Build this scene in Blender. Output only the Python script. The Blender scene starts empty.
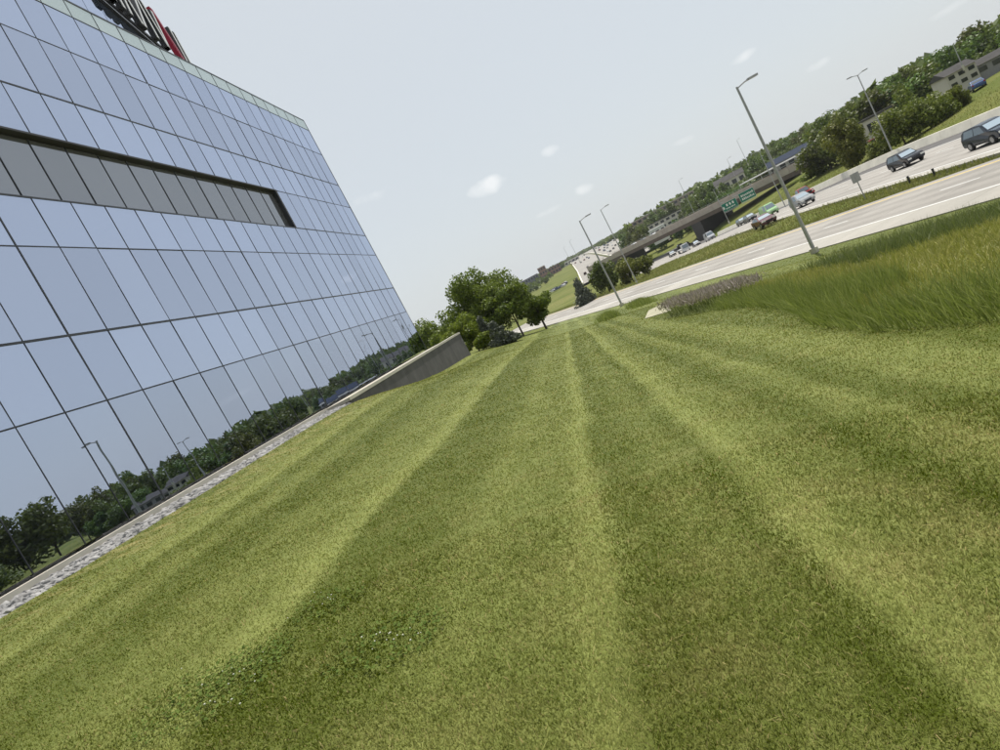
import bpy, bmesh, math, random
import numpy as np
from mathutils import Vector, Matrix
random.seed(7)
RNG = np.random.default_rng(11)
scn = bpy.context.scene
COL = scn.collection
R_ = math.radians

# ------------------------------------------------------------------ camera, sky, sun, exposure
FPX = 705.0                                             # focal length in pixels of the 1000 px wide photograph
PITCH, ROLL, YAW = R_(-5.18), R_(-27.9), R_(-9.95)
CF = Vector((math.sin(YAW)*math.cos(PITCH), math.cos(YAW)*math.cos(PITCH), math.sin(PITCH)))
_r0 = Vector((math.cos(YAW), -math.sin(YAW), 0)); _u0 = _r0.cross(CF)
CR = _r0*math.cos(ROLL) + _u0*math.sin(ROLL)
CU = -_r0*math.sin(ROLL) + _u0*math.cos(ROLL)
cd = bpy.data.cameras.new('camera'); cam = bpy.data.objects.new('camera', cd); COL.objects.link(cam)
cam.matrix_world = Matrix(((CR.x, CU.x, -CF.x, 0), (CR.y, CU.y, -CF.y, 0), (CR.z, CU.z, -CF.z, 0), (0, 0, 0, 1)))
cd.sensor_width = 36.0; cd.lens = FPX/1000*36; cd.clip_start = 0.1; cd.clip_end = 20000
scn.camera = cam

SUN_EL, SUN_AZ = R_(66), R_(12)                          # azimuth from +Y towards +X
sd = bpy.data.lights.new('sun', 'SUN'); sun = bpy.data.objects.new('sun', sd); COL.objects.link(sun)
sd.energy = 5.0; sd.angle = R_(0.9); sd.color = (1.0, 0.955, 0.88)
_s = Vector((math.sin(SUN_AZ)*math.cos(SUN_EL), math.cos(SUN_AZ)*math.cos(SUN_EL), math.sin(SUN_EL)))
sun.rotation_euler = _s.to_track_quat('Z', 'Y').to_euler(); sun.location = (0, 0, 60)

def pix_dir(px, py):
    return CF + CR*((px-500)/FPX) - CU*((py-375)/FPX)
def at(px, py, D=None, z=None):
    d = pix_dir(px, py); h = math.hypot(d.x, d.y)
    t = D/h if D is not None else z/d.z
    return d*t
def azd(az, D):
    return D*math.sin(R_(az)), D*math.cos(R_(az))

world = bpy.data.worlds.new('World'); scn.world = world; world.use_nodes = True
wn = world.node_tree.nodes; wl = world.node_tree.links; wn.clear()
wo = wn.new('ShaderNodeOutputWorld'); bg = wn.new('ShaderNodeBackground'); wl.new(bg.outputs[0], wo.inputs[0])
bg.inputs['Strength'].default_value = 0.12
sky = wn.new('ShaderNodeTexSky'); sky.sky_type = 'NISHITA'; sky.sun_disc = False
sky.sun_elevation = SUN_EL; sky.sun_rotation = SUN_AZ
sky.air_density = 1.0; sky.dust_density = 3.0; sky.ozone_density = 1.0; sky.altitude = 300
def wmath(op, a, b=None, c=None):
    n = wn.new('ShaderNodeMath'); n.operation = op
    for i, v in enumerate((a, b, c)):
        if v is None: continue
        if isinstance(v, (int, float)): n.inputs[i].default_value = v
        else: wl.new(v, n.inputs[i])
    return n.outputs[0]
def wmix(f, a, b):
    n = wn.new('ShaderNodeMix'); n.data_type = 'RGBA'
    for s, v in ((n.inputs[0], f), (n.inputs[6], a), (n.inputs[7], b)):
        if isinstance(v, (int, float)): s.default_value = v
        elif isinstance(v, tuple): s.default_value = v
        else: wl.new(v, s)
    return n.outputs[2]
tc = wn.new('ShaderNodeTexCoord')
skycol = wmix(0.82, sky.outputs[0], (5.90, 6.30, 6.52, 1))            # thin summer haze veil over the whole sky
nz = wn.new('ShaderNodeTexNoise'); nz.inputs['Scale'].default_value = 30; nz.inputs['Detail'].default_value = 6
wl.new(tc.outputs['Generated'], nz.inputs['Vector'])
mask = None
for (px, py, ang, lx, ly, st) in ((490, 185, 24, 0.032, 0.012, 1.0), (551, 151, 20, 0.017, 0.008, .7), (586, 189, 15, 0.017, 0.008, .8), (549, 211, 24, 0.022, 0.006, .5),
                                  (367, 199, 20, 0.03, 0.010, .55), (742, 58, 30, 0.024, 0.006, .7), (817, 66, 25, 0.018, 0.006, .5), (944, 12, 28, 0.03, 0.006, .5), (685, 140, 20, .02, .005, .35),
                                  (1240, -60, 20, .08, .02, .6), (-300, 300, 20, .08, .02, .6), (1500, 300, 20, .06, .02, .6)):
    d = pix_dir(px, py).normalized()
    a1 = Vector((d.y, -d.x, 0)).normalized(); b1 = a1.cross(d)
    sa, ca = math.sin(R_(ang-27)), math.cos(R_(ang-27))
    a2 = a1*ca + b1*sa; b2 = -a1*sa + b1*ca
    def dotn(v, k):
        n = wn.new('ShaderNodeVectorMath'); n.operation = 'DOT_PRODUCT'; wl.new(tc.outputs['Generated'], n.inputs[0]); n.inputs[1].default_value = tuple(v/k); return n.outputs['Value']
    du = dotn(a2, lx); dv = dotn(b2, ly)
    du = wmath('ADD', du, -d.dot(a2)/lx); dv = wmath('ADD', dv, -d.dot(b2)/ly)
    r2 = wmath('ADD', wmath('MULTIPLY', du, du), wmath('MULTIPLY', dv, dv))
    front = wmath('GREATER_THAN', dotn(d, 1.0), 0.0)
    n2 = wmath('MULTIPLY', wmath('SUBTRACT', nz.outputs[0], 0.5), 3.2)
    m = wmath('MULTIPLY', wmath('SUBTRACT', wmath('ADD', 0.85, n2), r2), 0.9*st)
    m.node.use_clamp = True
    m = wmath('MULTIPLY', m, front)
    m = wmath('MULTIPLY', m, 0.62)
    mask = m if mask is None else wmath('MAXIMUM', mask, m)
skycol = wmix(mask, skycol, (8.6, 8.7, 8.7, 1))
wl.new(skycol, bg.inputs[0])

scn.view_settings.view_transform = 'Standard'; scn.view_settings.look = 'None'
scn.view_settings.gamma = 1.0; scn.view_settings.exposure = 0.0; scn.view_settings.use_curve_mapping = False
scn.render.engine = 'CYCLES'
scn.cycles.use_denoising = True; scn.cycles.use_adaptive_sampling = True; scn.cycles.adaptive_threshold = 0.012
scn.cycles.max_bounces = 5; scn.cycles.transparent_max_bounces = 8
scn.cycles.diffuse_bounces = 2; scn.cycles.glossy_bounces = 3; scn.cycles.volume_bounces = 0
scn.cycles.caustics_reflective = False; scn.cycles.caustics_refractive = False

# ------------------------------------------------------------------ materials
MATS = {}
def _lnk(nt, s, v):
    if isinstance(v, (int, float)): s.default_value = v
    elif isinstance(v, tuple): s.default_value = v if len(v) == 4 else (*v, 1)
    else: nt.links.new(v, s)
def nmix(nt, f, a, b, blend='MIX'):
    n = nt.nodes.new('ShaderNodeMix'); n.data_type = 'RGBA'; n.blend_type = blend
    _lnk(nt, n.inputs[0], f); _lnk(nt, n.inputs[6], a); _lnk(nt, n.inputs[7], b); return n.outputs[2]
def nmath(nt, op, a, b=None):
    n = nt.nodes.new('ShaderNodeMath'); n.operation = op
    _lnk(nt, n.inputs[0], a)
    if b is not None: _lnk(nt, n.inputs[1], b)
    return n.outputs[0]
def nnoise(nt, scale, detail=4, rough=0.6, vec=None, out=0):
    n = nt.nodes.new('ShaderNodeTexNoise'); n.inputs['Scale'].default_value = scale; n.inputs['Detail'].default_value = detail; n.inputs['Roughness'].default_value = rough
    if vec is None:
        t = nt.nodes.new('ShaderNodeTexCoord'); vec = t.outputs['Object']
    nt.links.new(vec, n.inputs['Vector']); return n.outputs[out]
def nramp(nt, f, stops):
    n = nt.nodes.new('ShaderNodeValToRGB'); e = n.color_ramp.elements
    while len(e) < len(stops): e.new(0.5)
    for k, (p, c) in zip(e, stops):
        k.position = p; k.color = (*c, 1) if len(c) == 3 else c
    nt.links.new(f, n.inputs[0]); return n.outputs[0]
def newmat(name):
    m = bpy.data.materials.new(name); m.use_nodes = True; MATS[name] = m
    nt = m.node_tree; return m, nt, nt.nodes['Principled BSDF']
def mat(name, col, rough=0.6, var=0.15, scale=3.0, bump=0.0, bscale=30.0, metal=0.0, spec=0.5, emit=None):
    if name in MATS: return MATS[name]
    m, nt, b = newmat(name)
    b.inputs['Roughness'].default_value = rough; b.inputs['Metallic'].default_value = metal
    b.inputs['Specular IOR Level'].default_value = spec
    n = nnoise(nt, scale)
    lo = tuple(c*(1-var) for c in col); hi = tuple(min(1, c*(1+var)) for c in col)
    c = nramp(nt, n, [(0.3, lo), (0.7, hi)])
    nt.links.new(c, b.inputs['Base Color'])
    if bump:
        bn = nt.nodes.new('ShaderNodeBump'); bn.inputs['Strength'].default_value = bump; bn.inputs['Distance'].default_value = 0.02
        nt.links.new(nnoise(nt, bscale), bn.inputs['Height']); nt.links.new(bn.outputs[0], b.inputs['Normal'])
    return m
def leafmat(name, dark, light, trans=0.35, objvar=0.0, rough=0.5):
    m, nt, b = newmat(name)
    at_ = nt.nodes.new('ShaderNodeAttribute'); at_.attribute_name = 'rnd'
    c = nramp(nt, at_.outputs['Fac'], [(0.0, dark), (0.55, tuple((a+b_)/2 for a, b_ in zip(dark, light))), (1.0, light)])
    if objvar:
        oi = nt.nodes.new('ShaderNodeObjectInfo')
        hsv = nt.nodes.new('ShaderNodeHueSaturation'); nt.links.new(c, hsv.inputs['Color'])
        nt.links.new(nmath(nt, 'ADD', nmath(nt, 'MULTIPLY', oi.outputs['Random'], 0.09*objvar), 0.5-0.045*objvar), hsv.inputs['Hue'])
        nt.links.new(nmath(nt, 'ADD', nmath(nt, 'MULTIPLY', oi.outputs['Random'], 0.7*objvar), 1-0.35*objvar), hsv.inputs['Value'])
        c = hsv.outputs[0]
    b.inputs['Roughness'].default_value = rough; b.inputs['Specular IOR Level'].default_value = 0.3
    nt.links.new(c, b.inputs['Base Color'])
    tr = nt.nodes.new('ShaderNodeBsdfTranslucent'); nt.links.new(nmix(nt, 0.5, c, (0.16, 0.22, 0.03)), tr.inputs[0])
    mx = nt.nodes.new('ShaderNodeMixShader'); mx.inputs[0].default_value = trans
    nt.links.new(b.outputs[0], mx.inputs[1]); nt.links.new(tr.outputs[0], mx.inputs[2])
    nt.links.new(mx.outputs[0], nt.nodes['Material Output'].inputs[0]); return m

# mowing stripes: sheen of bent blades painted into colour as dark/light bands across u = x + 0.05 y (metres)
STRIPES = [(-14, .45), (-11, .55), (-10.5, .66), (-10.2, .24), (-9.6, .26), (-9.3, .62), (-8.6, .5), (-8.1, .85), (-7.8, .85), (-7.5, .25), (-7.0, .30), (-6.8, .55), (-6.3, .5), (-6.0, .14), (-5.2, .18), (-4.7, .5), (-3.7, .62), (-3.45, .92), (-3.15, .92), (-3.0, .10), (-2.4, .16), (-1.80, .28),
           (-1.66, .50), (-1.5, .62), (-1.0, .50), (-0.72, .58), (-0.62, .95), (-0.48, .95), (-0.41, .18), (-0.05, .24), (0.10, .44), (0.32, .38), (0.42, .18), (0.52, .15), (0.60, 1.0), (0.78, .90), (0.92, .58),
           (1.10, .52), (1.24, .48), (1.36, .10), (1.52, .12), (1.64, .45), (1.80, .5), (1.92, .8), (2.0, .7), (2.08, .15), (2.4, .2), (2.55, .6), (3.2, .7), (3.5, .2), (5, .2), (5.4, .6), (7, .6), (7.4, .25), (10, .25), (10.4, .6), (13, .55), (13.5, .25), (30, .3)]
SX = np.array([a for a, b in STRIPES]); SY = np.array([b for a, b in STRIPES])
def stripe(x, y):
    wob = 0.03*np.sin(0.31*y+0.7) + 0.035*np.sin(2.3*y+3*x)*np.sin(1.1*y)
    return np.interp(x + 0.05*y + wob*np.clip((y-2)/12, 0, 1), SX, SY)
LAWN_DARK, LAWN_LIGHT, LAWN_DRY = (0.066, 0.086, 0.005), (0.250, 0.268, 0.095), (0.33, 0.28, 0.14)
def lawnmat(name, blades):
    m, nt, b = newmat(name)
    st = nt.nodes.new('ShaderNodeAttribute'); st.attribute_name = 'stripe'
    dr = nt.nodes.new('ShaderNodeAttribute'); dr.attribute_name = 'dry'
    geo = nt.nodes.new('ShaderNodeNewGeometry'); pos = geo.outputs['Position']
    if blades:
        rd = nt.nodes.new('ShaderNodeAttribute'); rd.attribute_name = 'rnd'
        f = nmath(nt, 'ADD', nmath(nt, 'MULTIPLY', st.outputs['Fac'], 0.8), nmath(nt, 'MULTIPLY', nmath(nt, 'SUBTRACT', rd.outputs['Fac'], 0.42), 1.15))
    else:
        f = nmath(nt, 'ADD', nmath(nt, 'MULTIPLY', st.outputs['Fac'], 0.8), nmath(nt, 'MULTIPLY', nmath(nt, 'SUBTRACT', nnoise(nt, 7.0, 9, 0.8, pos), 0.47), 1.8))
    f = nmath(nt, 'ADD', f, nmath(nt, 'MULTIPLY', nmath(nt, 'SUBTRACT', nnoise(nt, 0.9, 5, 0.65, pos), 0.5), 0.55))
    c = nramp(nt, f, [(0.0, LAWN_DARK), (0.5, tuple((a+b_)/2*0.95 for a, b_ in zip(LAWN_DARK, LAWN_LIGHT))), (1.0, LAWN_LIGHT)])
    dn = nramp(nt, nnoise(nt, 1.7, 6, 0.7, pos), [(0.46, (0, 0, 0)), (0.72, (1, 1, 1))])
    df = nmath(nt, 'ADD', nmath(nt, 'MULTIPLY', dr.outputs['Fac'], dn), nmath(nt, 'GREATER_THAN', dr.outputs['Fac'], 2.0)); df.node.use_clamp = True
    c = nmix(nt, df, c, LAWN_DRY)
    b.inputs['Roughness'].default_value = 0.6; b.inputs['Specular IOR Level'].default_value = 0.12
    if blades: c = nmix(nt, 1.0, c, (1.50, 1.48, 1.30), 'MULTIPLY')
    else: c = nmix(nt, 1.0, c, (0.90, 0.94, 0.74), 'MULTIPLY')
    nt.links.new(c, b.inputs['Base Color'])
    if blades:
        tr = nt.nodes.new('ShaderNodeBsdfTranslucent'); nt.links.new(c, tr.inputs[0])
        mx = nt.nodes.new('ShaderNodeMixShader'); mx.inputs[0].default_value = 0.45
        nt.links.new(b.outputs[0], mx.inputs[1]); nt.links.new(tr.outputs[0], mx.inputs[2])
        nt.links.new(mx.outputs[0], nt.nodes['Material Output'].inputs[0])
    else:
        bn = nt.nodes.new('ShaderNodeBump'); bn.inputs['Strength'].default_value = 0.5; bn.inputs['Distance'].default_value = 0.04
        nt.links.new(nnoise(nt, 25, 6, 0.7, pos), bn.inputs['Height']); nt.links.new(bn.outputs[0], b.inputs['Normal'])
    return m
def fieldmat():
    m, nt, b = newmat('field_grass')
    geo = nt.nodes.new('ShaderNodeNewGeometry'); pos = geo.outputs['Position']
    f = nmath(nt, 'ADD', nmath(nt, 'MULTIPLY', nnoise(nt, 0.05, 5, 0.6, pos), 0.55), nmath(nt, 'MULTIPLY', nnoise(nt, 1.2, 8, 0.75, pos), 0.5))
    c = nramp(nt, f, [(0.32, (0.060, 0.085, 0.012)), (0.5, (0.105, 0.125, 0.025)), (0.7, (0.20, 0.185, 0.062))])
    nt.links.new(c, b.inputs['Base Color']); b.inputs['Roughness'].default_value = 0.9; b.inputs['Specular IOR Level'].default_value = 0.1
    bn = nt.nodes.new('ShaderNodeBump'); bn.inputs['Strength'].default_value = 0.7; bn.inputs['Distance'].default_value = 0.2
    nt.links.new(nnoise(nt, 3, 6, 0.7, pos), bn.inputs['Height']); nt.links.new(bn.outputs[0], b.inputs['Normal'])
    return m
def concmat(name, col, across=None, wear=0.0):
    # pavement: cast slab by slab, each a slightly different grey, with worn wheel paths
    m, nt, b = newmat(name)
    geo = nt.nodes.new('ShaderNodeNewGeometry'); pos = geo.outputs['Position']
    f = nmath(nt, 'ADD', nmath(nt, 'MULTIPLY', nnoise(nt, 0.25, 6, 0.65, pos), 0.6), nmath(nt, 'MULTIPLY', nnoise(nt, 6, 6, 0.7, pos), 0.4))
    c = nramp(nt, f, [(0.3, tuple(k*0.78 for k in col)), (0.5, col), (0.7, tuple(k*1.12 for k in col))])
    if across:
        nx, ny, off = across
        def dot(v):
            n = nt.nodes.new('ShaderNodeVectorMath'); n.operation = 'DOT_PRODUCT'; nt.links.new(pos, n.inputs[0]); n.inputs[1].default_value = v; return n.outputs['Value']
        u = nmath(nt, 'DIVIDE', nmath(nt, 'SUBTRACT', dot((nx, ny, 0)), off), 3.72); w = nmath(nt, 'DIVIDE', dot((-ny, nx, 0)), 5.2)
        cmb = nt.nodes.new('ShaderNodeCombineXYZ'); nt.links.new(nmath(nt, 'FLOOR', u), cmb.inputs[0]); nt.links.new(nmath(nt, 'FLOOR', w), cmb.inputs[1])
        wn_ = nt.nodes.new('ShaderNodeTexWhiteNoise'); wn_.noise_dimensions = '2D'; nt.links.new(cmb.outputs[0], wn_.inputs['Vector'])
        g = nmath(nt, 'ADD', 0.90, nmath(nt, 'MULTIPLY', wn_.outputs['Value'], 0.16))
        path = nmath(nt, 'ABSOLUTE', nmath(nt, 'SINE', nmath(nt, 'MULTIPLY', u, 2*math.pi)))
        g = nmath(nt, 'SUBTRACT', g, nmath(nt, 'MULTIPLY', nmath(nt, 'POWER', path, 3.0), wear))
        jt = nmath(nt, 'LESS_THAN', nmath(nt, 'FRACT', w), 0.012)
        g = nmath(nt, 'SUBTRACT', g, nmath(nt, 'MULTIPLY', jt, 0.35))
        cg = nt.nodes.new('ShaderNodeCombineColor')
        for q in range(3): nt.links.new(g, cg.inputs[q])
        c = nmix(nt, 1.0, c, cg.outputs[0], 'MULTIPLY')
    nt.links.new(c, b.inputs['Base Color']); b.inputs['Roughness'].default_value = 0.85; b.inputs['Specular IOR Level'].default_value = 0.25
    return m
def glassmat(name, tint, refl, trans, rough=0.0, body=None):
    m, nt, b = newmat(name)
    gl = nt.nodes.new('ShaderNodeBsdfGlossy'); gl.inputs['Roughness'].default_value = rough
    oi = nt.nodes.new('ShaderNodeObjectInfo')
    c = nmix(nt, nmath(nt, 'MULTIPLY', oi.outputs['Random'], 1.0), tuple(k*0.93 for k in tint), tuple(min(1, k*1.05) for k in tint))
    nt.links.new(c, gl.inputs[0])
    bn = nt.nodes.new('ShaderNodeBump'); bn.inputs['Strength'].default_value = 0.10; bn.inputs['Distance'].default_value = 0.03
    nt.links.new(nnoise(nt, 0.55, 2, 0.5), bn.inputs['Height']); nt.links.new(bn.outputs[0], gl.inputs['Normal'])
    if body is None:
        tr = nt.nodes.new('ShaderNodeBsdfTransparent'); tr.inputs[0].default_value = (*trans, 1)
    else:
        tr = nt.nodes.new('ShaderNodeBsdfDiffuse'); tr.inputs[0].default_value = (*body, 1)
    lw = nt.nodes.new('ShaderNodeLayerWeight'); lw.inputs[0].default_value = 0.35
    f = nmath(nt, 'ADD', nmath(nt, 'MULTIPLY', lw.outputs['Fresnel'], 1-refl), refl)
    mx = nt.nodes.new('ShaderNodeMixShader'); nt.links.new(f, mx.inputs[0])
    nt.links.new(tr.outputs[0], mx.inputs[1]); nt.links.new(gl.outputs[0], mx.inputs[2])
    nt.links.new(mx.outputs[0], nt.nodes['Material Output'].inputs[0]); return m

M_VISION = glassmat('vision_glass', (0.68, 0.75, 0.92), 0.69, (0.80, 0.86, 0.84))
M_GROUND = glassmat('ground_floor_glass', (0.68, 0.755, 0.92), 0.66, (0.92, 0.94, 0.92))
M_SPAN = glassmat('spandrel_glass', (0.665, 0.735, 0.905), 0.70, None, body=(0.10, 0.13, 0.20))
M_PARA = glassmat('parapet_glass', (0.80, 0.88, 0.88), 0.45, None, body=(0.46, 0.52, 0.50))
M_RECG = glassmat('recess_glass', (0.50, 0.52, 0.56), 0.45, None, body=(0.17, 0.17, 0.18))
M_MULL = mat('dark_anodised', (0.035, 0.038, 0.045), 0.4, 0.1, metal=0.3)
M_DARKPANEL = mat('dark_metal_panel', (0.030, 0.029, 0.030), 0.55, 0.15)
M_CREAM = mat('cream_concrete', (0.50, 0.47, 0.40), 0.85, 0.10, 1.5, 0.15, 40)
M_GREYWALL = mat('grey_wall_concrete', (0.088, 0.083, 0.083), 0.8, 0.30, 0.9, 0.2, 30)
M_ROCK = mat('limestone', (0.30, 0.295, 0.29), 0.9, 0.5, 2.2, 0.5, 25)
M_SOIL = mat('dark_soil', (0.05, 0.042, 0.035), 0.95, 0.3, 5)
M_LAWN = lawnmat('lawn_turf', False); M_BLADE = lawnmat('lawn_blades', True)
M_FIELD = fieldmat()
M_ROAD = concmat('road_concrete', (0.315, 0.296, 0.268), (0.956, 0.292, 30.5), .16); M_ROADF = concmat('far_road_concrete', (0.325, 0.305, 0.278), (1.0, 0.035, 29.4), .14); M_SHOULDER = concmat('shoulder_concrete', (0.37, 0.35, 0.31), (0.956, 0.292, 27.7), 0); M_ASPH = concmat('asphalt', (0.105, 0.10, 0.098))
M_WHITE = mat('white_paint', (0.72, 0.72, 0.70), 0.7, 0.12, 2); M_YELLOW = mat('yellow_paint', (0.62, 0.44, 0.10), 0.7, 0.15, 2)
M_BARRIER = mat('barrier_concrete', (0.74, 0.70, 0.60), 0.85, 0.12, 0.6)
M_BRIDGE = mat('bridge_concrete', (0.36, 0.315, 0.275), 0.85, 0.15, 0.4); M_GIRDER = mat('weathered_girder', (0.10, 0.075, 0.06), 0.8, 0.2, 0.4)
M_PIER = mat('pier_shadow_concrete', (0.05, 0.046, 0.045), 0.85, 0.15, 0.4)  # shadow under the deck is put into this near-black base colour
M_GALV = mat('galvanised_steel', (0.36, 0.36, 0.36), 0.5, 0.12, 3, metal=0.35)
M_SIGN = mat('sign_green', (0.0, 0.17, 0.115), 0.5, 0.06, 1)
M_RUBBER = mat('rubber', (0.02, 0.02, 0.02), 0.8, 0.1); M_RIM = mat('alloy', (0.35, 0.35, 0.36), 0.35, 0.05, metal=0.7)
M_CARGLASS = glassmat('car_glass', (0.75, 0.85, 0.9), 0.22, None, 0.03, body=(.015, .018, .02)); M_LAMP = mat('lamp_lens', (0.75, 0.75, 0.72), 0.15, 0.0); M_TAIL = mat('tail_lens', (0.35, 0.02, 0.02), 0.2, 0.0)
M_BARK = mat('bark', (0.075, 0.058, 0.045), 0.95, 0.3, 6, 0.5, 20)
L_MAPLE = leafmat('maple_leaves', (0.06, 0.1, 0.01), (0.235, 0.29, 0.04), 0.35)
L_LIME = leafmat('bright_shrub_leaves', (0.09, 0.135, 0.008), (0.27, 0.32, 0.03), 0.38)
L_SPRUCE = leafmat('spruce_needles', (0.05, 0.062, 0.046), (0.15, 0.165, 0.125), 0.12)
L_WOOD = leafmat('woodland_leaves', (0.045, 0.072, 0.013), (0.15, 0.19, 0.036), 0.3, 1.0)
L_OLIVE = leafmat('olive_leaves', (0.08, 0.105, 0.014), (0.235, 0.245, 0.05), 0.33, 0.4)
L_BEDF = leafmat('tall_grass_green', (0.085, 0.125, 0.014), (0.42, 0.45, 0.14), 0.38)
L_BEDM = leafmat('meadow_grass_yellow', (0.19, 0.2, 0.026), (0.48, 0.43, 0.125), 0.38)
L_BEDD = leafmat('tall_grass_dark', (0.07, 0.1, 0.028), (0.23, 0.25, 0.095), 0.33)
L_MAUVE = leafmat('mauve_seed_heads', (0.20, 0.155, 0.150), (0.55, 0.46, 0.44), 0.3)
L_VERGE = leafmat('verge_grass', (0.12, 0.135, 0.026), (0.36, 0.32, 0.12), 0.35)

# ------------------------------------------------------------------ builders
def tag(o, label=None, cat=None, group=None, kind=None):
    if label: o['label'] = label
    if cat: o['category'] = cat
    if group: o['group'] = group
    if kind: o['kind'] = kind
    return o
def empty(name, loc, label, cat, group=None, rz=0.0):
    o = bpy.data.objects.new(name, None); COL.objects.link(o); o.location = loc; o.rotation_euler = (0, 0, rz); o.empty_display_size = 0.2
    return tag(o, label, cat, group)
class MB:
    def __init__(s): s.v = []; s.f = []
    def add(s, vs, fs):
        k = len(s.v); s.v += [tuple(v) for v in vs]; s.f += [tuple(i+k for i in f) for f in fs]; return s
    def hexa(s, b, t):
        return s.add(list(b)+list(t), [(3, 2, 1, 0), (4, 5, 6, 7), (0, 1, 5, 4), (1, 2, 6, 5), (2, 3, 7, 6), (3, 0, 4, 7)])
    def box(s, x0, x1, y0, y1, z0, z1):
        return s.hexa([(x0, y0, z0), (x1, y0, z0), (x1, y1, z0), (x0, y1, z0)], [(x0, y0, z1), (x1, y0, z1), (x1, y1, z1), (x0, y1, z1)])
    def beam(s, p, q, w, z0, z1):
        # wall-like bar from p to q (xyz), horizontal width w, from z0 below to z1 above the p-q line
        p, q = Vector(p), Vector(q); d = (q-p); n = Vector((-d.y, d.x, 0)).normalized()*w/2
        b = [p+n, p-n, q-n, q+n]
        return s.hexa([(c.x, c.y, c.z+z0) for c in b], [(c.x, c.y, c.z+z1) for c in b])
    def tube(s, pts, rads, n=8):
        base = len(s.v); pts = [Vector(p) for p in pts]
        for i, p in enumerate(pts):
            d = (pts[min(i+1, len(pts)-1)]-pts[max(i-1, 0)]).normalized()
            a = d.cross(Vector((0, 0, 1))) if abs(d.z) < 0.95 else d.cross(Vector((1, 0, 0)))
            a.normalize(); b = d.cross(a)
            r = rads[i] if isinstance(rads, (list, tuple)) else rads
            for k in range(n):
                t = 2*math.pi*k/n; s.v.append(tuple(p + a*math.cos(t)*r + b*math.sin(t)*r))
        for i in range(len(pts)-1):
            for k in range(n):
                s.f.append((base+i*n+k, base+i*n+(k+1) % n, base+(i+1)*n+(k+1) % n, base+(i+1)*n+k))
        s.f.append(tuple(base+k for k in range(n))[::-1]); s.f.append(tuple(base+(len(pts)-1)*n+k for k in range(n)))
        return s
    def mesh(s, name, m, smooth=False, off=(0, 0, 0)):
        me = bpy.data.meshes.new(name)
        v = [(a-off[0], b-off[1], c-off[2]) for a, b, c in s.v]
        me.from_pydata(v, [], s.f); me.materials.append(m)
        if smooth: me.polygons.foreach_set('use_smooth', [True]*len(me.polygons))
        me.update(); return me
    def build(s, name, m, parent=None, smooth=False, world=True):
        off = tuple(parent.location) if (parent is not None and world) else (0, 0, 0)
        if parent is not None and world and parent.parent is not None:
            off = tuple(Vector(off)+parent.parent.location)
        o = bpy.data.objects.new(name, s.mesh(name, m, smooth, off)); COL.objects.link(o)
        if parent is not None: o.parent = parent
        return o
def link(name, me, parent=None, loc=(0, 0, 0), rot=(0, 0, 0)):
    o = bpy.data.objects.new(name, me); COL.objects.link(o); o.location = loc; o.rotation_euler = rot
    if parent is not None: o.parent = parent
    return o
def npmesh(name, co, faces_flat, nper, m, attrs=None, smooth=False):
    """fast mesh: co (N,3), faces_flat int array, nper loops per face (int)"""
    me = bpy.data.meshes.new(name); nf = len(faces_flat)//nper
    me.vertices.add(len(co)); me.vertices.foreach_set('co', np.ascontiguousarray(co, dtype=np.float32).ravel())
    me.loops.add(len(faces_flat)); me.loops.foreach_set('vertex_index', np.ascontiguousarray(faces_flat, dtype=np.int32))
    me.polygons.add(nf); me.polygons.foreach_set('loop_start', np.arange(0, nf*nper, nper, dtype=np.int32))
    if smooth: me.polygons.foreach_set('use_smooth', np.ones(nf, dtype=bool))
    me.update(calc_edges=True)
    for k, a in (attrs or {}).items():
        at_ = me.attributes.new(k, 'FLOAT', 'POINT'); at_.data.foreach_set('value', np.ascontiguousarray(a, dtype=np.float32))
    me.materials.append(m); return me
def blades_mesh(name, pos, length, width, lean, m, attrs, segs=1):
    """upright leaf blades; pos (N,3), lean (N,2) tip offset in units of length"""
    N = len(pos); th = RNG.uniform(0, 2*np.pi, N); wd = np.stack([np.cos(th), np.sin(th), np.zeros(N)], 1)*(width/2)[:, None]
    up = np.sqrt(np.clip(1-np.clip((lean**2).sum(1), 0, .85), .15, 1))
    def pt(t):
        k = t**1.6
        return pos + np.stack([lean[:, 0]*length*k, lean[:, 1]*length*k, up*length*t*(1-0.12*t)], 1)
    if segs == 1:
        co = np.stack([pos-wd, pos+wd, pt(1.0)], 1).reshape(-1, 3); fl = np.arange(N*3); n = 3
        me = npmesh(name, co, fl, 3, m, {k: np.repeat(a, 3) for k, a in attrs.items()})
    else:
        p1 = pt(0.55)
        co = np.stack([pos-wd, pos+wd, p1+wd*.8, p1-wd*.8, pt(1.0)], 1).reshape(-1, 3)
        b = np.arange(N)[:, None]*5
        fl = (b+np.array([[0, 1, 2, 0, 2, 3, 3, 2, 4]])).ravel()
        me = npmesh(name, co, fl, 3, m, {k: np.repeat(a, 5) for k, a in attrs.items()})
    return me

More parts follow.
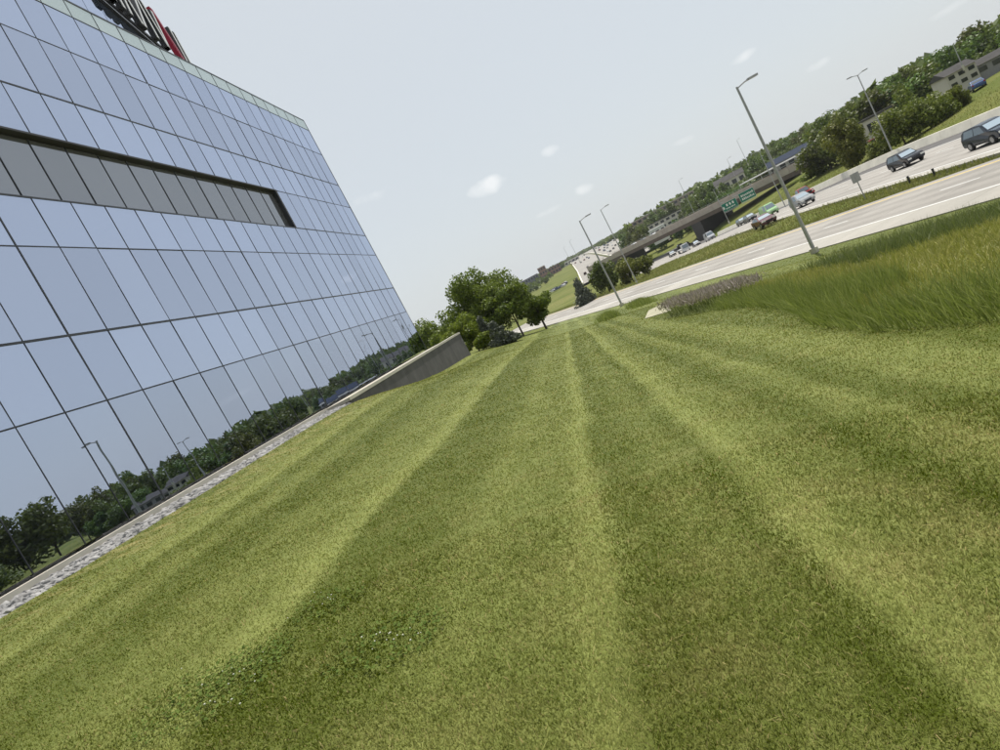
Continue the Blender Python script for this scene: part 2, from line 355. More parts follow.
# ------------------------------------------------------------------ terrain functions (metres; the eye is the origin)
RD = np.array([-0.292, 0.956]); RN = np.array([0.956, 0.292])        # near carriageway: along, across
N0, N1 = 27.7, 38.9
_ctrl = [(-11, -14, -.76), (-11, -4, -.76), (-11, 5, -.76), (-11, 12, -.75), (-11, 20, -.73), (-11, 28, -.80), (-11, 33, -1.25), (-11, 38, -1.75), (-11, 44, -2.15), (-11, 54, -2.5), (-12, 71, -3.5), (-6, 70, -4.45),
         (-3, 57, -4.75), (-4, 20, -2.05), (-4, 8, -1.42), (-5, 2, -1.2), (0, 0, None), (2, 6, None), (-2, 12, None), (-1.5, 25, None), (-1, 40, None), (6, 15, None), (10, 25, None), (4, 50, None), (14, 5, None), (20, 20, None), (-4, 100, None),
         (2, -12, None), (15, -12, None), (-20, 75, -3.6), (-20, 100, -6.0), (-12, 100, -6.3), (12, 40, None), (0, 75, None), (-6, 40, -2.72), (-3, 40, -3.5), (-8, 50, -3.0)]
def _plane(x, y): return -1.62 - .06*y - .15*x
_cx = np.array([[a, b] for a, b, c in _ctrl], float); _cv = np.array([0 if c is None else c-_plane(a, b) for a, b, c in _ctrl])
def _phi(r2): return np.where(r2 > 1e-9, r2*np.log(np.maximum(r2, 1e-9)), 0)
_K = _phi(((_cx[:, None]-_cx[None])**2).sum(-1)) + np.eye(len(_cx))*5.0
_P = np.c_[np.ones(len(_cx)), _cx]; _A = np.block([[_K, _P], [_P.T, np.zeros((3, 3))]])
_w = np.linalg.solve(_A, np.r_[_cv, 0, 0, 0])
def lawn_z(x, y):
    x = np.asarray(x, float); y = np.asarray(y, float)
    r2 = (x[..., None]-_cx[:, 0])**2 + (y[..., None]-_cx[:, 1])**2
    corr = _phi(r2) @ _w[:-3] + _w[-3] + _w[-2]*x + _w[-1]*y
    fade = np.clip((26-(0.956*x+.292*y))/6, 0, 1)
    z = _plane(x, y) + np.clip(corr, -2.5, 2.5)*fade
    s = -0.292*x+.956*y; n = .956*x+.292*y
    t = np.clip((n-21)/(N0-21), 0, 1); t = t*t*(3-2*t)
    return z*(1-t) + (znear(s)-0.06)*t
def znear(s): return np.interp(s, [-300, -100, 0, 120, 200, 400, 800], [-4.6, -5.3, -6.01, -7.64, -8.6, -10, -6])
FY = [-300, -60, 0, 30, 50, 70, 100, 120, 150, 160, 232, 330]
FZ = [-3.5, -5.0, -5.9, -6.25, -6.5, -6.85, -7.4, -8.1, -9.5, -9.85, -13.3, -13.6]
FX = [62, 38, 31.2, 28.3, 27.0, 26.2, 24.9, 24.1, 22.4, 21.8, 17, 9]
FW = [84, 60, 51, 47.2, 45.6, 44.3, 42.8, 42.1, 41.4, 41.2, 40, 36]
def zfar(y): return np.interp(y, FY, FZ)
def xfar(y): return np.interp(y, FY, FX)
def xwall(y): return np.interp(y, FY, FW)
def ground_z(x, y):
    x = np.asarray(x, float); y = np.asarray(y, float)
    n = .956*x+.292*y; s = -0.292*x+.956*y
    xn = (N1-.292*y)/.956; xf = xfar(y); xw = xwall(y); zf = zfar(y)
    zl = lawn_z(x, y)
    zl = np.where((y > 110) | (x < -24), np.minimum(zl, -3.5), zl); zl = np.clip(zl, -9, 3)
    zn = znear(s)
    t = np.clip((x-xn)/np.maximum(xf-xn, .5), 0, 1)
    zm = znear(-0.292*xn+.956*y)*(1-t)+zf*t - 0.35*np.sin(np.pi*t)
    q = np.maximum(x-xw-2.5, 0)
    zh = zf + 0.75*np.clip(q/1.5, 0, 1) + 0.10*np.clip(q, 0, 30) + 0.030*np.clip(q-30, 0, 160) + 0.25*np.sin(x*.11)*np.sin(y*.07)*np.clip(q/10, 0, 1)
    zh = zh + np.clip((y-150)/80, 0, 1)*np.clip(q/25, 0, 1)*2.6
    z = np.where(n < N0, zl, np.where(n < N1, zn, np.where(x < xf, zm, np.where(x < xw, zf, zh))))
    # low the sheet under the paved and mown surfaces
    z = z - np.where((n < N0) & (y < 118) & (x > -60), 0.45, 0) - np.where((n >= N0-0.2) & (n < N1+.2) & (y < 200), .30, 0) - np.where((x > xf-.2) & (x < xw+2.6) & (n > N1), .30, 0)
    F = np.interp(y, [250, 330, 400, 600, 800, 1200, 2000, 3500, 9000], [-13.8, -12.6, -9.8, -6, 0, 6, 13, 28, 40])
    F = F + np.clip((x-60)/80, 0, 1)*np.interp(y, [250, 500, 1200], [7.5, 5, 0])
    b = np.clip((y-250)/90, 0, 1); b = b*b*(3-2*b)
    return z*(1-b)+F*b

def sheet(name, X, Y, Z, m, attrs=None, kind='structure', thick=None, parent=None):
    ny, nx = X.shape; co = np.stack([X, Y, Z], -1).reshape(-1, 3)
    i = (np.arange(ny-1)[:, None]*nx+np.arange(nx-1)[None]).ravel()
    fl = np.stack([i, i+1, i+nx+1, i+nx], 1).ravel()
    me = npmesh(name, co, fl, 4, m, attrs, smooth=True)
    o = link(name, me, parent)
    if kind: o['kind'] = kind
    return o

# big ground sheet out to the horizon
gx = np.unique(np.r_[-6000, -3000, -1500, -800, -400, -250, -150, -100, np.arange(-70, 150, 2.5), np.arange(150, 420, 12), 600, 900, 1500, 3000, 6000])
gy = np.unique(np.r_[-3000, -1200, -500, -300, -200, -140, np.arange(-100, -20, 10), np.arange(-20, 260, 2.5), np.arange(260, 480, 10), np.arange(480, 1300, 40), 1500, 2000, 2500, 3500, 5000, 9000])
X, Y = np.meshgrid(gx, gy)
sheet('ground', X, Y, ground_z(X, Y), M_FIELD)

# mown lawn
LX0 = lambda y: np.interp(y, [-16, 55.6, 55.7, 62, 120], [-11, -11, -16, -26, -40])
ly = np.r_[np.arange(-16, 20, .5), np.arange(20, 60, 1.0), np.arange(60, 121, 2.0)]
lu = np.linspace(0, 1, 181)
Yl = np.repeat(ly[:, None], len(lu), 1); x0 = LX0(Yl); x1 = (N0+.05-.292*Yl)/.956
Xl = x0 + (x1-x0)*(lu[None]**1.15)
def dry_of(x, y):
    d = np.exp(-((x+10.3)/1.0)**2)*1.0*np.clip((34-y)/6, 0, 1) + .16 + 0.22*np.exp(-((x+.2)/1.8)**2-((y-4.5)/3.0)**2) + .16*np.exp(-((x-1.2)/1.0)**2-((y-4)/2.0)**2)
    return np.clip(d, 0, 1)
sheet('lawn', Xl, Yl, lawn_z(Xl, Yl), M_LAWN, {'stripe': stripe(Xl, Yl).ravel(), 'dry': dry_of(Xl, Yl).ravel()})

# ------------------------------------------------------------------ roads
def ribbon(name, pts_a, pts_b, m, lift=0.0, skirt=0.5, kind='structure', parent=None):
    mb = MB(); n = len(pts_a)
    v = []
    for a, b in zip(pts_a, pts_b):
        v += [(a[0], a[1], a[2]+lift), (b[0], b[1], b[2]+lift), (a[0], a[1], a[2]+lift-skirt), (b[0], b[1], b[2]+lift-skirt)]
    f = []
    for i in range(n-1):
        k = i*4; f += [(k, k+1, k+5, k+4)]
        if skirt: f += [(k+2, k, k+4, k+6), (k+1, k+3, k+7, k+5)]
    mb.add(v, f); o = mb.build(name, m, parent)
    if kind and parent is None: o['kind'] = kind
    return o
ss = list(np.arange(-120, 200, 6.0))
def nline(n): return [(RN[0]*n+RD[0]*s, RN[1]*n+RD[1]*s, float(znear(s))) for s in ss]
road_near = ribbon('near_carriageway', nline(N0+2.8), nline(N1), M_ROAD)
sh_near = ribbon('near_shoulder', nline(N0), nline(N0+2.8), M_SHOULDER)
ribbon('edge_line', nline(N0+2.86), nline(N0+3.02), M_WHITE, 0.006, 0, parent=road_near)
ribbon('yellow_line', nline(N1-1.15), nline(N1-.93), M_YELLOW, 0.006, 0, parent=road_near)
for k in range(-6, 14):
    s0 = k*12.0; n = N0+6.55
    q = [(RN[0]*(n+w)+RD[0]*(s0+t), RN[1]*(n+w)+RD[1]*(s0+t), float(znear(s0+t))+.006) for w, t in ((-.06, 0), (.06, 0), (.06, 3), (-.06, 3))]
    MB().add(q, [(0, 1, 2, 3)]).build('lane_dash', M_WHITE, road_near)
fy = list(np.r_[np.arange(-150, 260, 6.0), 260, 290, 330])
def fline(t, off=0.0): return [(float(xfar(y)+(xwall(y)-xfar(y))*t+off), float(y), float(zfar(y))) for y in fy]
road_far = ribbon('far_carriageway', fline(0, 1.2), fline(1, -4.6), M_ROADF)
ribbon('far_shoulder', fline(0), fline(0, 1.2), M_SHOULDER)
ribbon('asphalt_shoulder', fline(1, -4.6), fline(1, -0.2), M_ASPH)
ribbon('edge_line', fline(0, 1.35), fline(0, 1.5), M_WHITE, .006, 0, parent=road_far)
ribbon('edge_line', fline(1, -4.9), fline(1, -4.75), M_WHITE, .006, 0, parent=road_far)
for lane in (1, 2):
    for k in range(-3, 18):
        q = []
        for w, t in ((-.06, 0), (.06, 0), (.06, 3), (-.06, 3)):
            y = k*12.0+t; x = float(xfar(y))+1.4+3.75*lane+w; q.append((x, y, float(zfar(y))+.006))
        MB().add(q, [(0, 1, 2, 3)]).build('lane_dash', M_WHITE, road_far)
# barrier wall beyond the far shoulder, cast in segments
bw = empty('barrier_wall', (float(xwall(80)), 80, float(zfar(80))), 'long pale concrete barrier wall beyond the far lanes', 'barrier')
for k in range(len(fy)-1):
    y0, y1 = fy[k], fy[k+1]
    if y1 > 226: break
    a = Vector((float(xwall(y0)), y0, float(zfar(y0)))); b = Vector((float(xwall(y1)), y1, float(zfar(y1)))); b = a+(b-a)*0.994
    nb_ = Vector((-(b-a).y, (b-a).x, 0)).normalized(); mbw = MB(); P5 = ((.44, -.3), (.44, .02), (.30, .50), (.16, .98), (-.14, .98), (-.14, -.3))
    mbw.add([tuple(c_+nb_*o_+Vector((0, 0, z_))) for c_ in (a, b) for o_, z_ in P5], [(i, (i+1) % 6, 6+(i+1) % 6, 6+i) for i in range(6)]+[(5, 4, 3, 2, 1, 0), (6, 7, 8, 9, 10, 11)])
    mbw.build('wall_segment', M_BARRIER, bw)

# ------------------------------------------------------------------ office building
S = 1.52
BX = -12.41
ZL = [k*S for k in (11.419, 10.917, 9.70, 8.155, 7.039, 5.60, 4.603, 2.915, 1.664)] + [-0.44]
YC = 32.218*S
YM = [YC] + [13.694+S*k for k in range(22, -10, -1)]; YM.sort()
BB = empty('office_building', (BX, YC, -0.5), 'large blue mirror-glass office block beside the lawn', 'building')
def face_y(px, py):
    d = pix_dir(px, py); t = BX/d.x; return d.y*t
Y_REC = face_y(294, 228); REC = 0.20
pane_cache = {}
def pane(name, y0, y1, z0, z1, m, x=BX, tilt=0.0022):
    g = 0.02; w, h = y1-y0-2*g, z1-z0-2*g; key = (name, round(w, 3), round(h, 3))
    if key not in pane_cache:
        pane_cache[key] = MB().box(-.025, 0, -w/2, w/2, -h/2, h/2).mesh(name, m)
    o = link(name, pane_cache[key], BB, (x-BX, (y0+y1)/2-YC, (z0+z1)/2+.5), (0, random.gauss(0, tilt), random.gauss(0, tilt))); return o
ROWS = [('parapet_pane', 0, 1, M_PARA), ('spandrel_panel', 1, 2, M_SPAN), ('pane', 2, 3, M_VISION), ('spandrel_panel', 3, 4, M_SPAN), ('pane', 4, 5, M_VISION),
        ('spandrel_panel', 5, 6, M_SPAN), ('pane', 6, 7, M_VISION), ('spandrel_panel', 7, 8, M_SPAN), ('ground_floor_pane', 8, 9, M_GROUND)]
# the recess ends on a mullion
iy = min(range(len(YM)), key=lambda i: abs(YM[i]-Y_REC)); Y_REC = YM[iy]
for j in range(len(YM)-1):
    y0, y1 = YM[j], YM[j+1]
    for (nm, a, b, m) in ROWS:
        if a == 4 and y1 <= Y_REC+.01:
            pane('recessed_pane', y0, y1, ZL[b]+.05, ZL[a]-.05, M_RECG, BX-REC)
        else:
            pane(nm, y0, y1, ZL[b], ZL[a], m, BX, 0.0022 if a else 0.001)
for j, y in enumerate(YM):
    w = .055 if (j % 8 == 3) else .026
    if j == len(YM)-1: w = .10
    if y < Y_REC-.01:
        for z0, z1 in ((ZL[9], ZL[5]), (ZL[4], ZL[0])):
            MB().box(BX-.09, BX+.010, y-w/2, y+w/2, z0+.002, z1-.002).build('mullion', M_MULL, BB)
        MB().box(BX-REC-.09, BX-REC+.02, y-w/2, y+w/2, ZL[5]+.06, ZL[4]-.06).build('mullion', M_MULL, BB)
    else:
        MB().box(BX-.09, BX+.010, y-w/2, y+w/2, ZL[9]+.002, ZL[0]-.002).build('mullion', M_MULL, BB)
YS = YM[0]
for i, z in enumerate(ZL[:-1]):
    h = {0: .08, 3: .055, 5: .05, 7: .06}.get(i, .032)
    MB().box(BX-.085, BX+.013, YS, YC-.004, z-h/2, z+h/2).build('transom', M_MULL, BB)
# recess: dark soffit, jamb, sill
MB().box(BX-REC-.05, BX+.03, YS, Y_REC+.20, ZL[4]-.03, ZL[4]+.035).build('recess_soffit', M_DARKPANEL, BB)
MB().box(BX-REC-.05, BX+.027, Y_REC+.02, Y_REC+.197, ZL[5]+.03, ZL[4]-.032).build('recess_jamb', M_DARKPANEL, BB)
MB().box(BX-REC-.05, BX-.09, YS, Y_REC, ZL[5]-.12, ZL[5]+.0).build('recess_sill', M_GREYWALL, BB)
# interior and shell
M_CEIL = mat('ceiling_tile', (0.62, 0.62, 0.60), 0.9, 0.05); M_INT = mat('interior_wall', (0.30, 0.29, 0.26), 0.9, 0.2, .3); M_COLB = mat('beige_column', (0.62, 0.57, 0.36), 0.8, 0.08); M_CARPET = mat('carpet', (0.10, 0.10, 0.11), .95, .1)
for k, (zt, zb) in enumerate(((ZL[2], ZL[1]), (ZL[4], ZL[3]), (ZL[6], ZL[5]), (ZL[8], ZL[7]))):
    MB().box(BX-26, BX-.35-(REC if k == 1 else 0), YS, YC-.3, zt+.12, zt+.34).build('ceiling', M_CEIL, BB)
    MB().box(BX-26, BX-.13-(REC if k in (1, ) else 0), YS, YC-.2, zb-.9 if k else zb-.3, zb-.55 if k else zb-.02).build('floor_slab', M_CARPET, BB)
MB().box(BX-26, BX-.2, YS, YC-.25, -.75, -.52).build('floor_slab', M_CARPET, BB)
MB().box(BX-9.2, BX-9, YS, YC-.3, -.5, ZL[1]-.3).build('core_wall', M_INT, BB)
MB().box(BX-26.3, BX-26, YS, YC, -1.5, ZL[1]).build('rear_wall', M_GREYWALL, BB)
MB().box(BX-26, BX-.02, YS-.3, YS, -1.5, ZL[1]).build('end_wall', M_GREYWALL, BB)
for z0, z1, nm in ((ZL[9], ZL[0]-.4, 'end_glazing'),):
    MB().box(BX-26, BX-.1, YC-.03, YC, z0, z1).build(nm, M_SPAN, BB)
for k in range(7):
    y = YC-3.2-k*S*5
    MB().box(BX-1.9, BX-1.25, y-.32, y+.32, -.5, ZL[8]+.12).build('column', M_COLB, BB)
    MB().box(BX-1.9, BX-1.35, y-.27, y+.27, ZL[7], ZL[6]+.12).build('column', M_CEIL, BB)
for k in range(9):
    y = YC-4-k*4.1
    MB().box(BX-6.5, BX-2.2, y-.06, y+.06, ZL[7]+.02, ZL[6]+.1).build('partition', M_CEIL, BB)
M_CLIGHT = mat('ceiling_light', (.8, .8, .8), .5, 0)
_cn = M_CLIGHT.node_tree.nodes['Principled BSDF']; _cn.inputs['Emission Color'].default_value = (1, .98, .92, 1); _cn.inputs['Emission Strength'].default_value = 9.0; M_CLIGHT.cycles.emission_sampling = 'NONE'
for k, zt in enumerate((ZL[2], ZL[4], ZL[6], ZL[8])):
    for q in range(12):
        y = YC-2.6-q*3.04
        MB().box(BX-4.6, BX-1.6, y-.15, y+.15, zt+.09, zt+.119).build('ceiling_light', M_CLIGHT, BB)
# entrance-level blinds
for k in range(26):
    if random.random() < .5:
        y = YM[6+k] if 6+k < len(YM)-1 else YM[-2]
        MB().box(BX-.22, BX-.2, y+.04, y+S-.04, ZL[6]-.25-random.random()*.8, ZL[6]+.1).build('blind', M_CEIL, BB)
MB().box(BX-26, BX-.12, YS, YC-.1, ZL[1]-.02, ZL[1]+.06).build('roof', M_GREYWALL, BB)
MB().box(BX-.1, BX+.34, YS, 27.9, ZL[9]-.5, ZL[9]-.06).build('base_curb', M_CREAM, BB)
# rooftop glass volume with the sign letters, turned about nine degrees away from the facade
sdir = Vector((math.sin(R_(-9.8)), math.cos(R_(-9.8)), 0))
pA = pix_dir(105, 0); tA = (BX-2.0)/pA.x; A0 = pA*tA; ZS = A0.z
snrm = Vector((sdir.y, -sdir.x, 0))
def roofpt(k, z, o=0.0):
    p = A0 + sdir*k + snrm*o; return (p.x, p.y, z)
# end of the sign where its top meets the parapet line
PH = 26.0
d2 = pix_dir(150, 0)
for kk in range(400):      # height of the letters from the second sight line at the frame's edge
    p = A0 + sdir*(kk*.05-6); 
    e = p.x/d2.x - p.y/d2.y
    if kk == 0: e0 = e
    if e*e0 < 0: break
ZT = p.x/d2.x*d2.z
ROOF0 = ZL[1]+.06
mb = MB()
b = [roofpt(-14, ROOF0, -.3), roofpt(-14, ROOF0, -8), roofpt(PH, ROOF0, -8), roofpt(PH, ROOF0, -.3)]
t_ = [roofpt(-14, ZS-.08, -.3), roofpt(-14, ZS-.08, -8), roofpt(PH, ZS-.08, -8), roofpt(PH, ZS-.08, -.3)]
mb.hexa(b, t_).build('penthouse_core', M_SPAN, BB)
pn = MB()
for k in range(18):
    k0 = -13.9+k*2.2
    v0, v1 = roofpt(k0+.03, ROOF0, -.22), roofpt(k0+2.17, ROOF0, -.22)
    MB().beam(v0, v1, .05, 0, ZS-.1-ROOF0).build('penthouse_pane', M_SPAN, BB)
MB().beam(roofpt(-14, ZS-.06, -.22), roofpt(PH, ZS-.06, -.22), .3, 0, .1).build('penthouse_coping', M_MULL, BB)
# dark equipment screen in front of the glass
q0 = pix_dir(60, -6); s0 = q0*((BX-1.0)/q0.x)
MB().beam((BX-1.1, s0.y-5, ROOF0), (BX-1.5, face_y(99, 19)+.2, ROOF0), .12, 0, ZL[0]-ROOF0+.45).build('roof_screen', M_DARKPANEL, BB)
SIGN = empty('rooftop_sign', roofpt(0, ZS), 'row of tall black and white letters with one red stroke on the roof', 'sign')
M_LBLK = mat('sign_black', (0.012, 0.012, 0.014), 0.4, 0.05); M_LWHT = mat('sign_white', (0.78, 0.78, 0.80), 0.4, 0.05); M_LRED = mat('sign_red', (0.42, 0.02, 0.06), 0.4, 0.05)
LH = ZT-ZS
kk_end = next(k_*.2 for k_ in range(400) if 500+FPX*Vector(roofpt(k_*.2, ZS)).dot(CR)/Vector(roofpt(k_*.2, ZS)).dot(CF) > 199)
MB().beam(roofpt(-6, ZS+.04), roofpt(kk_end, ZS+.04), .12, 0, .16).build('sign_rail', M_LBLK, SIGN)
def stroke(parent, k0, h0, k1, h1, w, m, mf):
    # slanted bar in the sign plane: dark return with a pale face standing proud
    v = []
    for o in (0.0, .28):
        v.append([roofpt(k0-w/2, ZS+.2+h0, o), roofpt(k0+w/2, ZS+.2+h0, o), roofpt(k1+w/2, ZS+.2+h1, o), roofpt(k1-w/2, ZS+.2+h1, o)])
    MB().hexa(v[0], v[1]).build('letter_return', m, parent)
    v2 = [roofpt(k0-w*.27, ZS+.2+h0+.03, .30), roofpt(k0+w*.27, ZS+.2+h0+.03, .30), roofpt(k1+w*.27, ZS+.2+h1-.03, .30), roofpt(k1-w*.27, ZS+.2+h1-.03, .30)]
    MB().hexa([roofpt(*((k0-w*.27), ZS+.2+h0+.03, .281)), roofpt(k0+w*.27, ZS+.2+h0+.03, .281), roofpt(k1+w*.27, ZS+.2+h1-.03, .281), roofpt(k1-w*.27, ZS+.2+h1-.03, .281)], v2).build('letter_face', mf, parent)
H1 = LH*.52
kk = -4.5; q = 0
def sx(k): p_ = Vector(roofpt(k, ZS)); return 500+FPX*p_.dot(CR)/p_.dot(CF)
red_done = False
for typ in 'IAIIIVIAXIVAIIAVIIIAIIVIIIAVIIVA':
    if sx(kk) > 196: break
    if sx(kk) > 166 and not red_done: typ = 'R'; red_done = True
    w = .46
    if typ == 'I': stroke(SIGN, kk, 0, kk, H1, w, M_LBLK, M_LWHT); kk += .74
    elif typ == 'A': stroke(SIGN, kk, 0, kk+.6, H1, w, M_LBLK, M_LWHT); stroke(SIGN, kk+1.25, 0, kk+.65, H1, w, M_LBLK, M_LWHT); kk += 1.6
    elif typ == 'V': stroke(SIGN, kk+.6, 0, kk, H1, w, M_LBLK, M_LWHT); stroke(SIGN, kk+.65, 0, kk+1.25, H1, w, M_LBLK, M_LWHT); kk += 1.6
    elif typ == 'X': stroke(SIGN, kk, 0, kk+1.2, H1, w, M_LBLK, M_LWHT); kk += 1.5
    elif typ == 'R': stroke(SIGN, kk+1.5, -.05, kk, H1*1.12, w*1.2, M_LRED, M_LRED); kk += 2.1

# retaining wall, ledge and rock strip
RW = empty('retaining_wall', (-11, 28, -1), 'dark grey concrete retaining wall with pale cap beside the glass', 'wall')
YW1 = 55.2
MB().box(-11.35, -11.0, 27.9, YW1, -5, -.68).build('wall_face', M_GREYWALL, RW)
MB().box(BX-.02, -10.96, 27.9, YC+.1, -.677, -.535).build('ledge', M_CREAM, RW)
MB().box(-11.55, -10.963, YC+.103, YW1+.04, -.677, -.538).build('wall_cap', M_CREAM, RW)
MB().box(BX-.05, -11.36, YC-.5, YW1-.3, -5, -.95).build('planter_fill', M_SOIL, RW)
for k in range(1, 7):
    MB().box(-11.004, -10.9965, 28+k*4.4, 28.015+k*4.4, -5, -.70).build('joint', M_DARKPANEL, RW)
RS = MB().hexa([(BX+.34, -16, -1.3), (-10.99, -16, -1.3), (-10.99, 27.9, -1.3), (BX+.34, 27.9, -1.3)], [(BX+.34, -16, -.64), (-10.99, -16, -.80), (-10.99, 27.9, -.84), (BX+.34, 27.9, -.66)]).build('rock_bed', M_SOIL)
RS['kind'] = 'structure'
def rock_geo(seed, r):
    g = random.Random(seed); bm = bmesh.new(); bmesh.ops.create_icosphere(bm, subdivisions=1, radius=r)
    sx, sy, sz = g.uniform(.8, 1.35), g.uniform(.7, 1.1), g.uniform(.45, .7)
    for v in bm.verts:
        k = 1+g.uniform(-.28, .25); v.co = Vector((v.co.x*sx*k, v.co.y*sy*k, v.co.z*sz*k))
    return bm
rmeshes = []
for i in range(10):
    bm = rock_geo(i, .088); me = bpy.data.meshes.new('rock'); bm.to_mesh(me); bm.free(); me.materials.append(M_ROCK); rmeshes.append(me)
spots = []
for i in range(4600):
    x = random.uniform(BX+.38, -11.02); y = 6.5+(27.8-6.5)*random.random()
    if i >= 4100: y = random.uniform(-15, 6.5)
    spots.append((x, y))
rest = MB(); cnt = 0
order = sorted(spots[:4100], key=lambda s: s[1])
near = set(); 
for i, (x, y) in enumerate(order):
    if cnt < 300 and i % 4 == 0 and y > 8.5:
        tz = -.64-(x-BX)*.115
        o = link('rock', rmeshes[i % 10], RS, (x, y, tz+random.uniform(.0, .05)), (random.uniform(-.5, .5), random.uniform(-.5, .5), random.uniform(0, 6.28)))
        sc = random.uniform(.7, 1.45); o.scale = (sc, sc, sc); cnt += 1; near.add(i)
geo_v = [np.array([v.co[:] for v in me.vertices]) for me in rmeshes]; geo_f = [np.array([p.vertices[:] for p in me.polygons]) for me in rmeshes]
cv, cf, nb = [], [], 0
for i, (x, y) in enumerate(order + spots[4100:]):
    if i in near: continue
    k = i % 10; a = random.uniform(0, 6.28); c_, s_ = math.cos(a), math.sin(a); sc = random.uniform(.55, 1.3); v = geo_v[k]*sc
    t1 = random.uniform(-.5, .5); v = np.stack([v[:, 0], v[:, 1]*math.cos(t1)-v[:, 2]*math.sin(t1), v[:, 1]*math.sin(t1)+v[:, 2]*math.cos(t1)], 1)
    cv.append(np.stack([v[:, 0]*c_-v[:, 1]*s_+x, v[:, 0]*s_+v[:, 1]*c_+y, v[:, 2]-.64-(x-BX)*.115+random.uniform(-.02, .05)], 1)); cf.append(geo_f[k]+nb); nb += len(v)
ro = link('rocks', npmesh('rocks', np.concatenate(cv), np.concatenate(cf).ravel(), 3, M_ROCK), RS); ro['kind'] = 'stuff'

# ------------------------------------------------------------------ grass: lawn blades, prairie bed, verges
BED = [(4.6, 4.5), (3.9, 6.5), (3.55, 8.2), (3.0, 9.7), (2.95, 12.2), (3.5, 16), (3.75, 20.2), (3.3, 25), (2.0, 29.6), (2.8, 31.5), (5.5, 31), (10.5, 28.6), (15, 26), (19.2, 20.5), (21.5, 13), (19, 6), (11, 2.5)]
def inside(poly, x, y):
    r = np.zeros(x.shape, bool); n = len(poly)
    for i in range(n):
        (x0, y0), (x1, y1) = poly[i], poly[(i+1) % n]
        c = ((y0 > y) != (y1 > y)) & (x < (x1-x0)*(y-y0)/((y1-y0) if y1 != y0 else 1e-9)+x0); r ^= c
    return r
def edge_dist(poly, x, y, upto=None):
    d = np.full(x.shape, 1e9); n = len(poly)
    for i in range(n if upto is None else upto):
        a = np.array(poly[i]); b_ = np.array(poly[(i+1) % n]); ab = b_-a
        t = np.clip(((x-a[0])*ab[0]+(y-a[1])*ab[1])/(ab@ab), 0, 1)
        d = np.minimum(d, np.hypot(x-a[0]-t*ab[0], y-a[1]-t*ab[1]))
    return d
CLOVER = [(215, 690, .50), (250, 665, .32), (385, 645, .38), (330, 605, .28), (200, 700, .25)]
CL = []
for (px, py, r) in CLOVER:
    d = pix_dir(px, py); t = 1.0
    for _ in range(60):
        p = d*t; t += (-(p.z - float(lawn_z(p.x, p.y))))/(-d.z)*0.7*-1 if False else (p.z-float(lawn_z(p.x, p.y)))/(-d.z)*0.7
    CL.append((p.x, p.y, r))
def clover_f(x, y):
    f = np.zeros(x.shape)
    for cx, cy, r in CL: f = np.maximum(f, np.exp(-(((x-cx)**2+(y-cy)**2)/r**2)))
    return f
def lawn_band(name, d0, d1, dmin, rho0, ln, w0, segs, az0=-66, az1=50):
    # even cover at every distance: fewer but broader blades farther out, thinning to nothing at the end
    n = int(R_(az1-az0)*rho0*dmin**2*math.log(d1/d0)) if d0 >= dmin else int(.5*R_(az1-az0)*(d1**2-d0**2)*rho0)
    D = d0*(d1/d0)**RNG.uniform(0, 1, n) if d0 >= dmin else np.sqrt(RNG.uniform(d0**2, d1**2, n))
    a = np.radians(RNG.uniform(az0, az1, n)); keep = RNG.uniform(0, 1, n) < np.clip((85-D)/40, 0, 1); D, a = D[keep], a[keep]
    x, y = D*np.sin(a), D*np.cos(a)
    ok = (x > -10.97) & ~(inside(BED, x, y) & (edge_dist(BED, x, y) > .1)) & (.956*x+.292*y < N0-.1)
    x, y, D = x[ok], y[ok], D[ok]; n = len(x)
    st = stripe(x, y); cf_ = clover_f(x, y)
    patch = (np.sin(x*2.1+np.sin(y*1.3)*1.5)*np.sin(y*1.7+np.sin(x*.9)*2))*.5+.5
    tall = RNG.uniform(0, 1, n) < .09
    L = ln*RNG.uniform(.5, 1.3, n)*(.85+.3*patch)*np.where(tall, 1.9, 1.0); W = w0*np.maximum(1, D/dmin)**1.15*RNG.uniform(.7, 1.3, n)
    lean = RNG.normal(0, .52, (n, 2)); lean[:, 1] += (st-.45)*.7
    pos = np.stack([x, y, lawn_z(x, y)-.004], 1)
    rnd = np.clip(RNG.beta(1.5, 1.8, n) - .25*cf_ + .30*tall, 0, 1)
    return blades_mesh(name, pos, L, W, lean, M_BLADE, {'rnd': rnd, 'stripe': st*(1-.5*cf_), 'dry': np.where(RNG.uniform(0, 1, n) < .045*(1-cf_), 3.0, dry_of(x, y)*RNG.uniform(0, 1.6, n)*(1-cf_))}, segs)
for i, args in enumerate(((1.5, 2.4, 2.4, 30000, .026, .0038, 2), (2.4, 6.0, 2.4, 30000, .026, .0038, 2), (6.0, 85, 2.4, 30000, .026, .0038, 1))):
    o = link('lawn_grass', lawn_band('lawn_grass', *args)); tag(o, ('short mown turf blades in the foreground at the lower frame edge', 'short mown turf blades just beyond the foreground', 'mown turf blades from the middle to the far end of the striped lawn')[i], 'grass', kind='stuff')
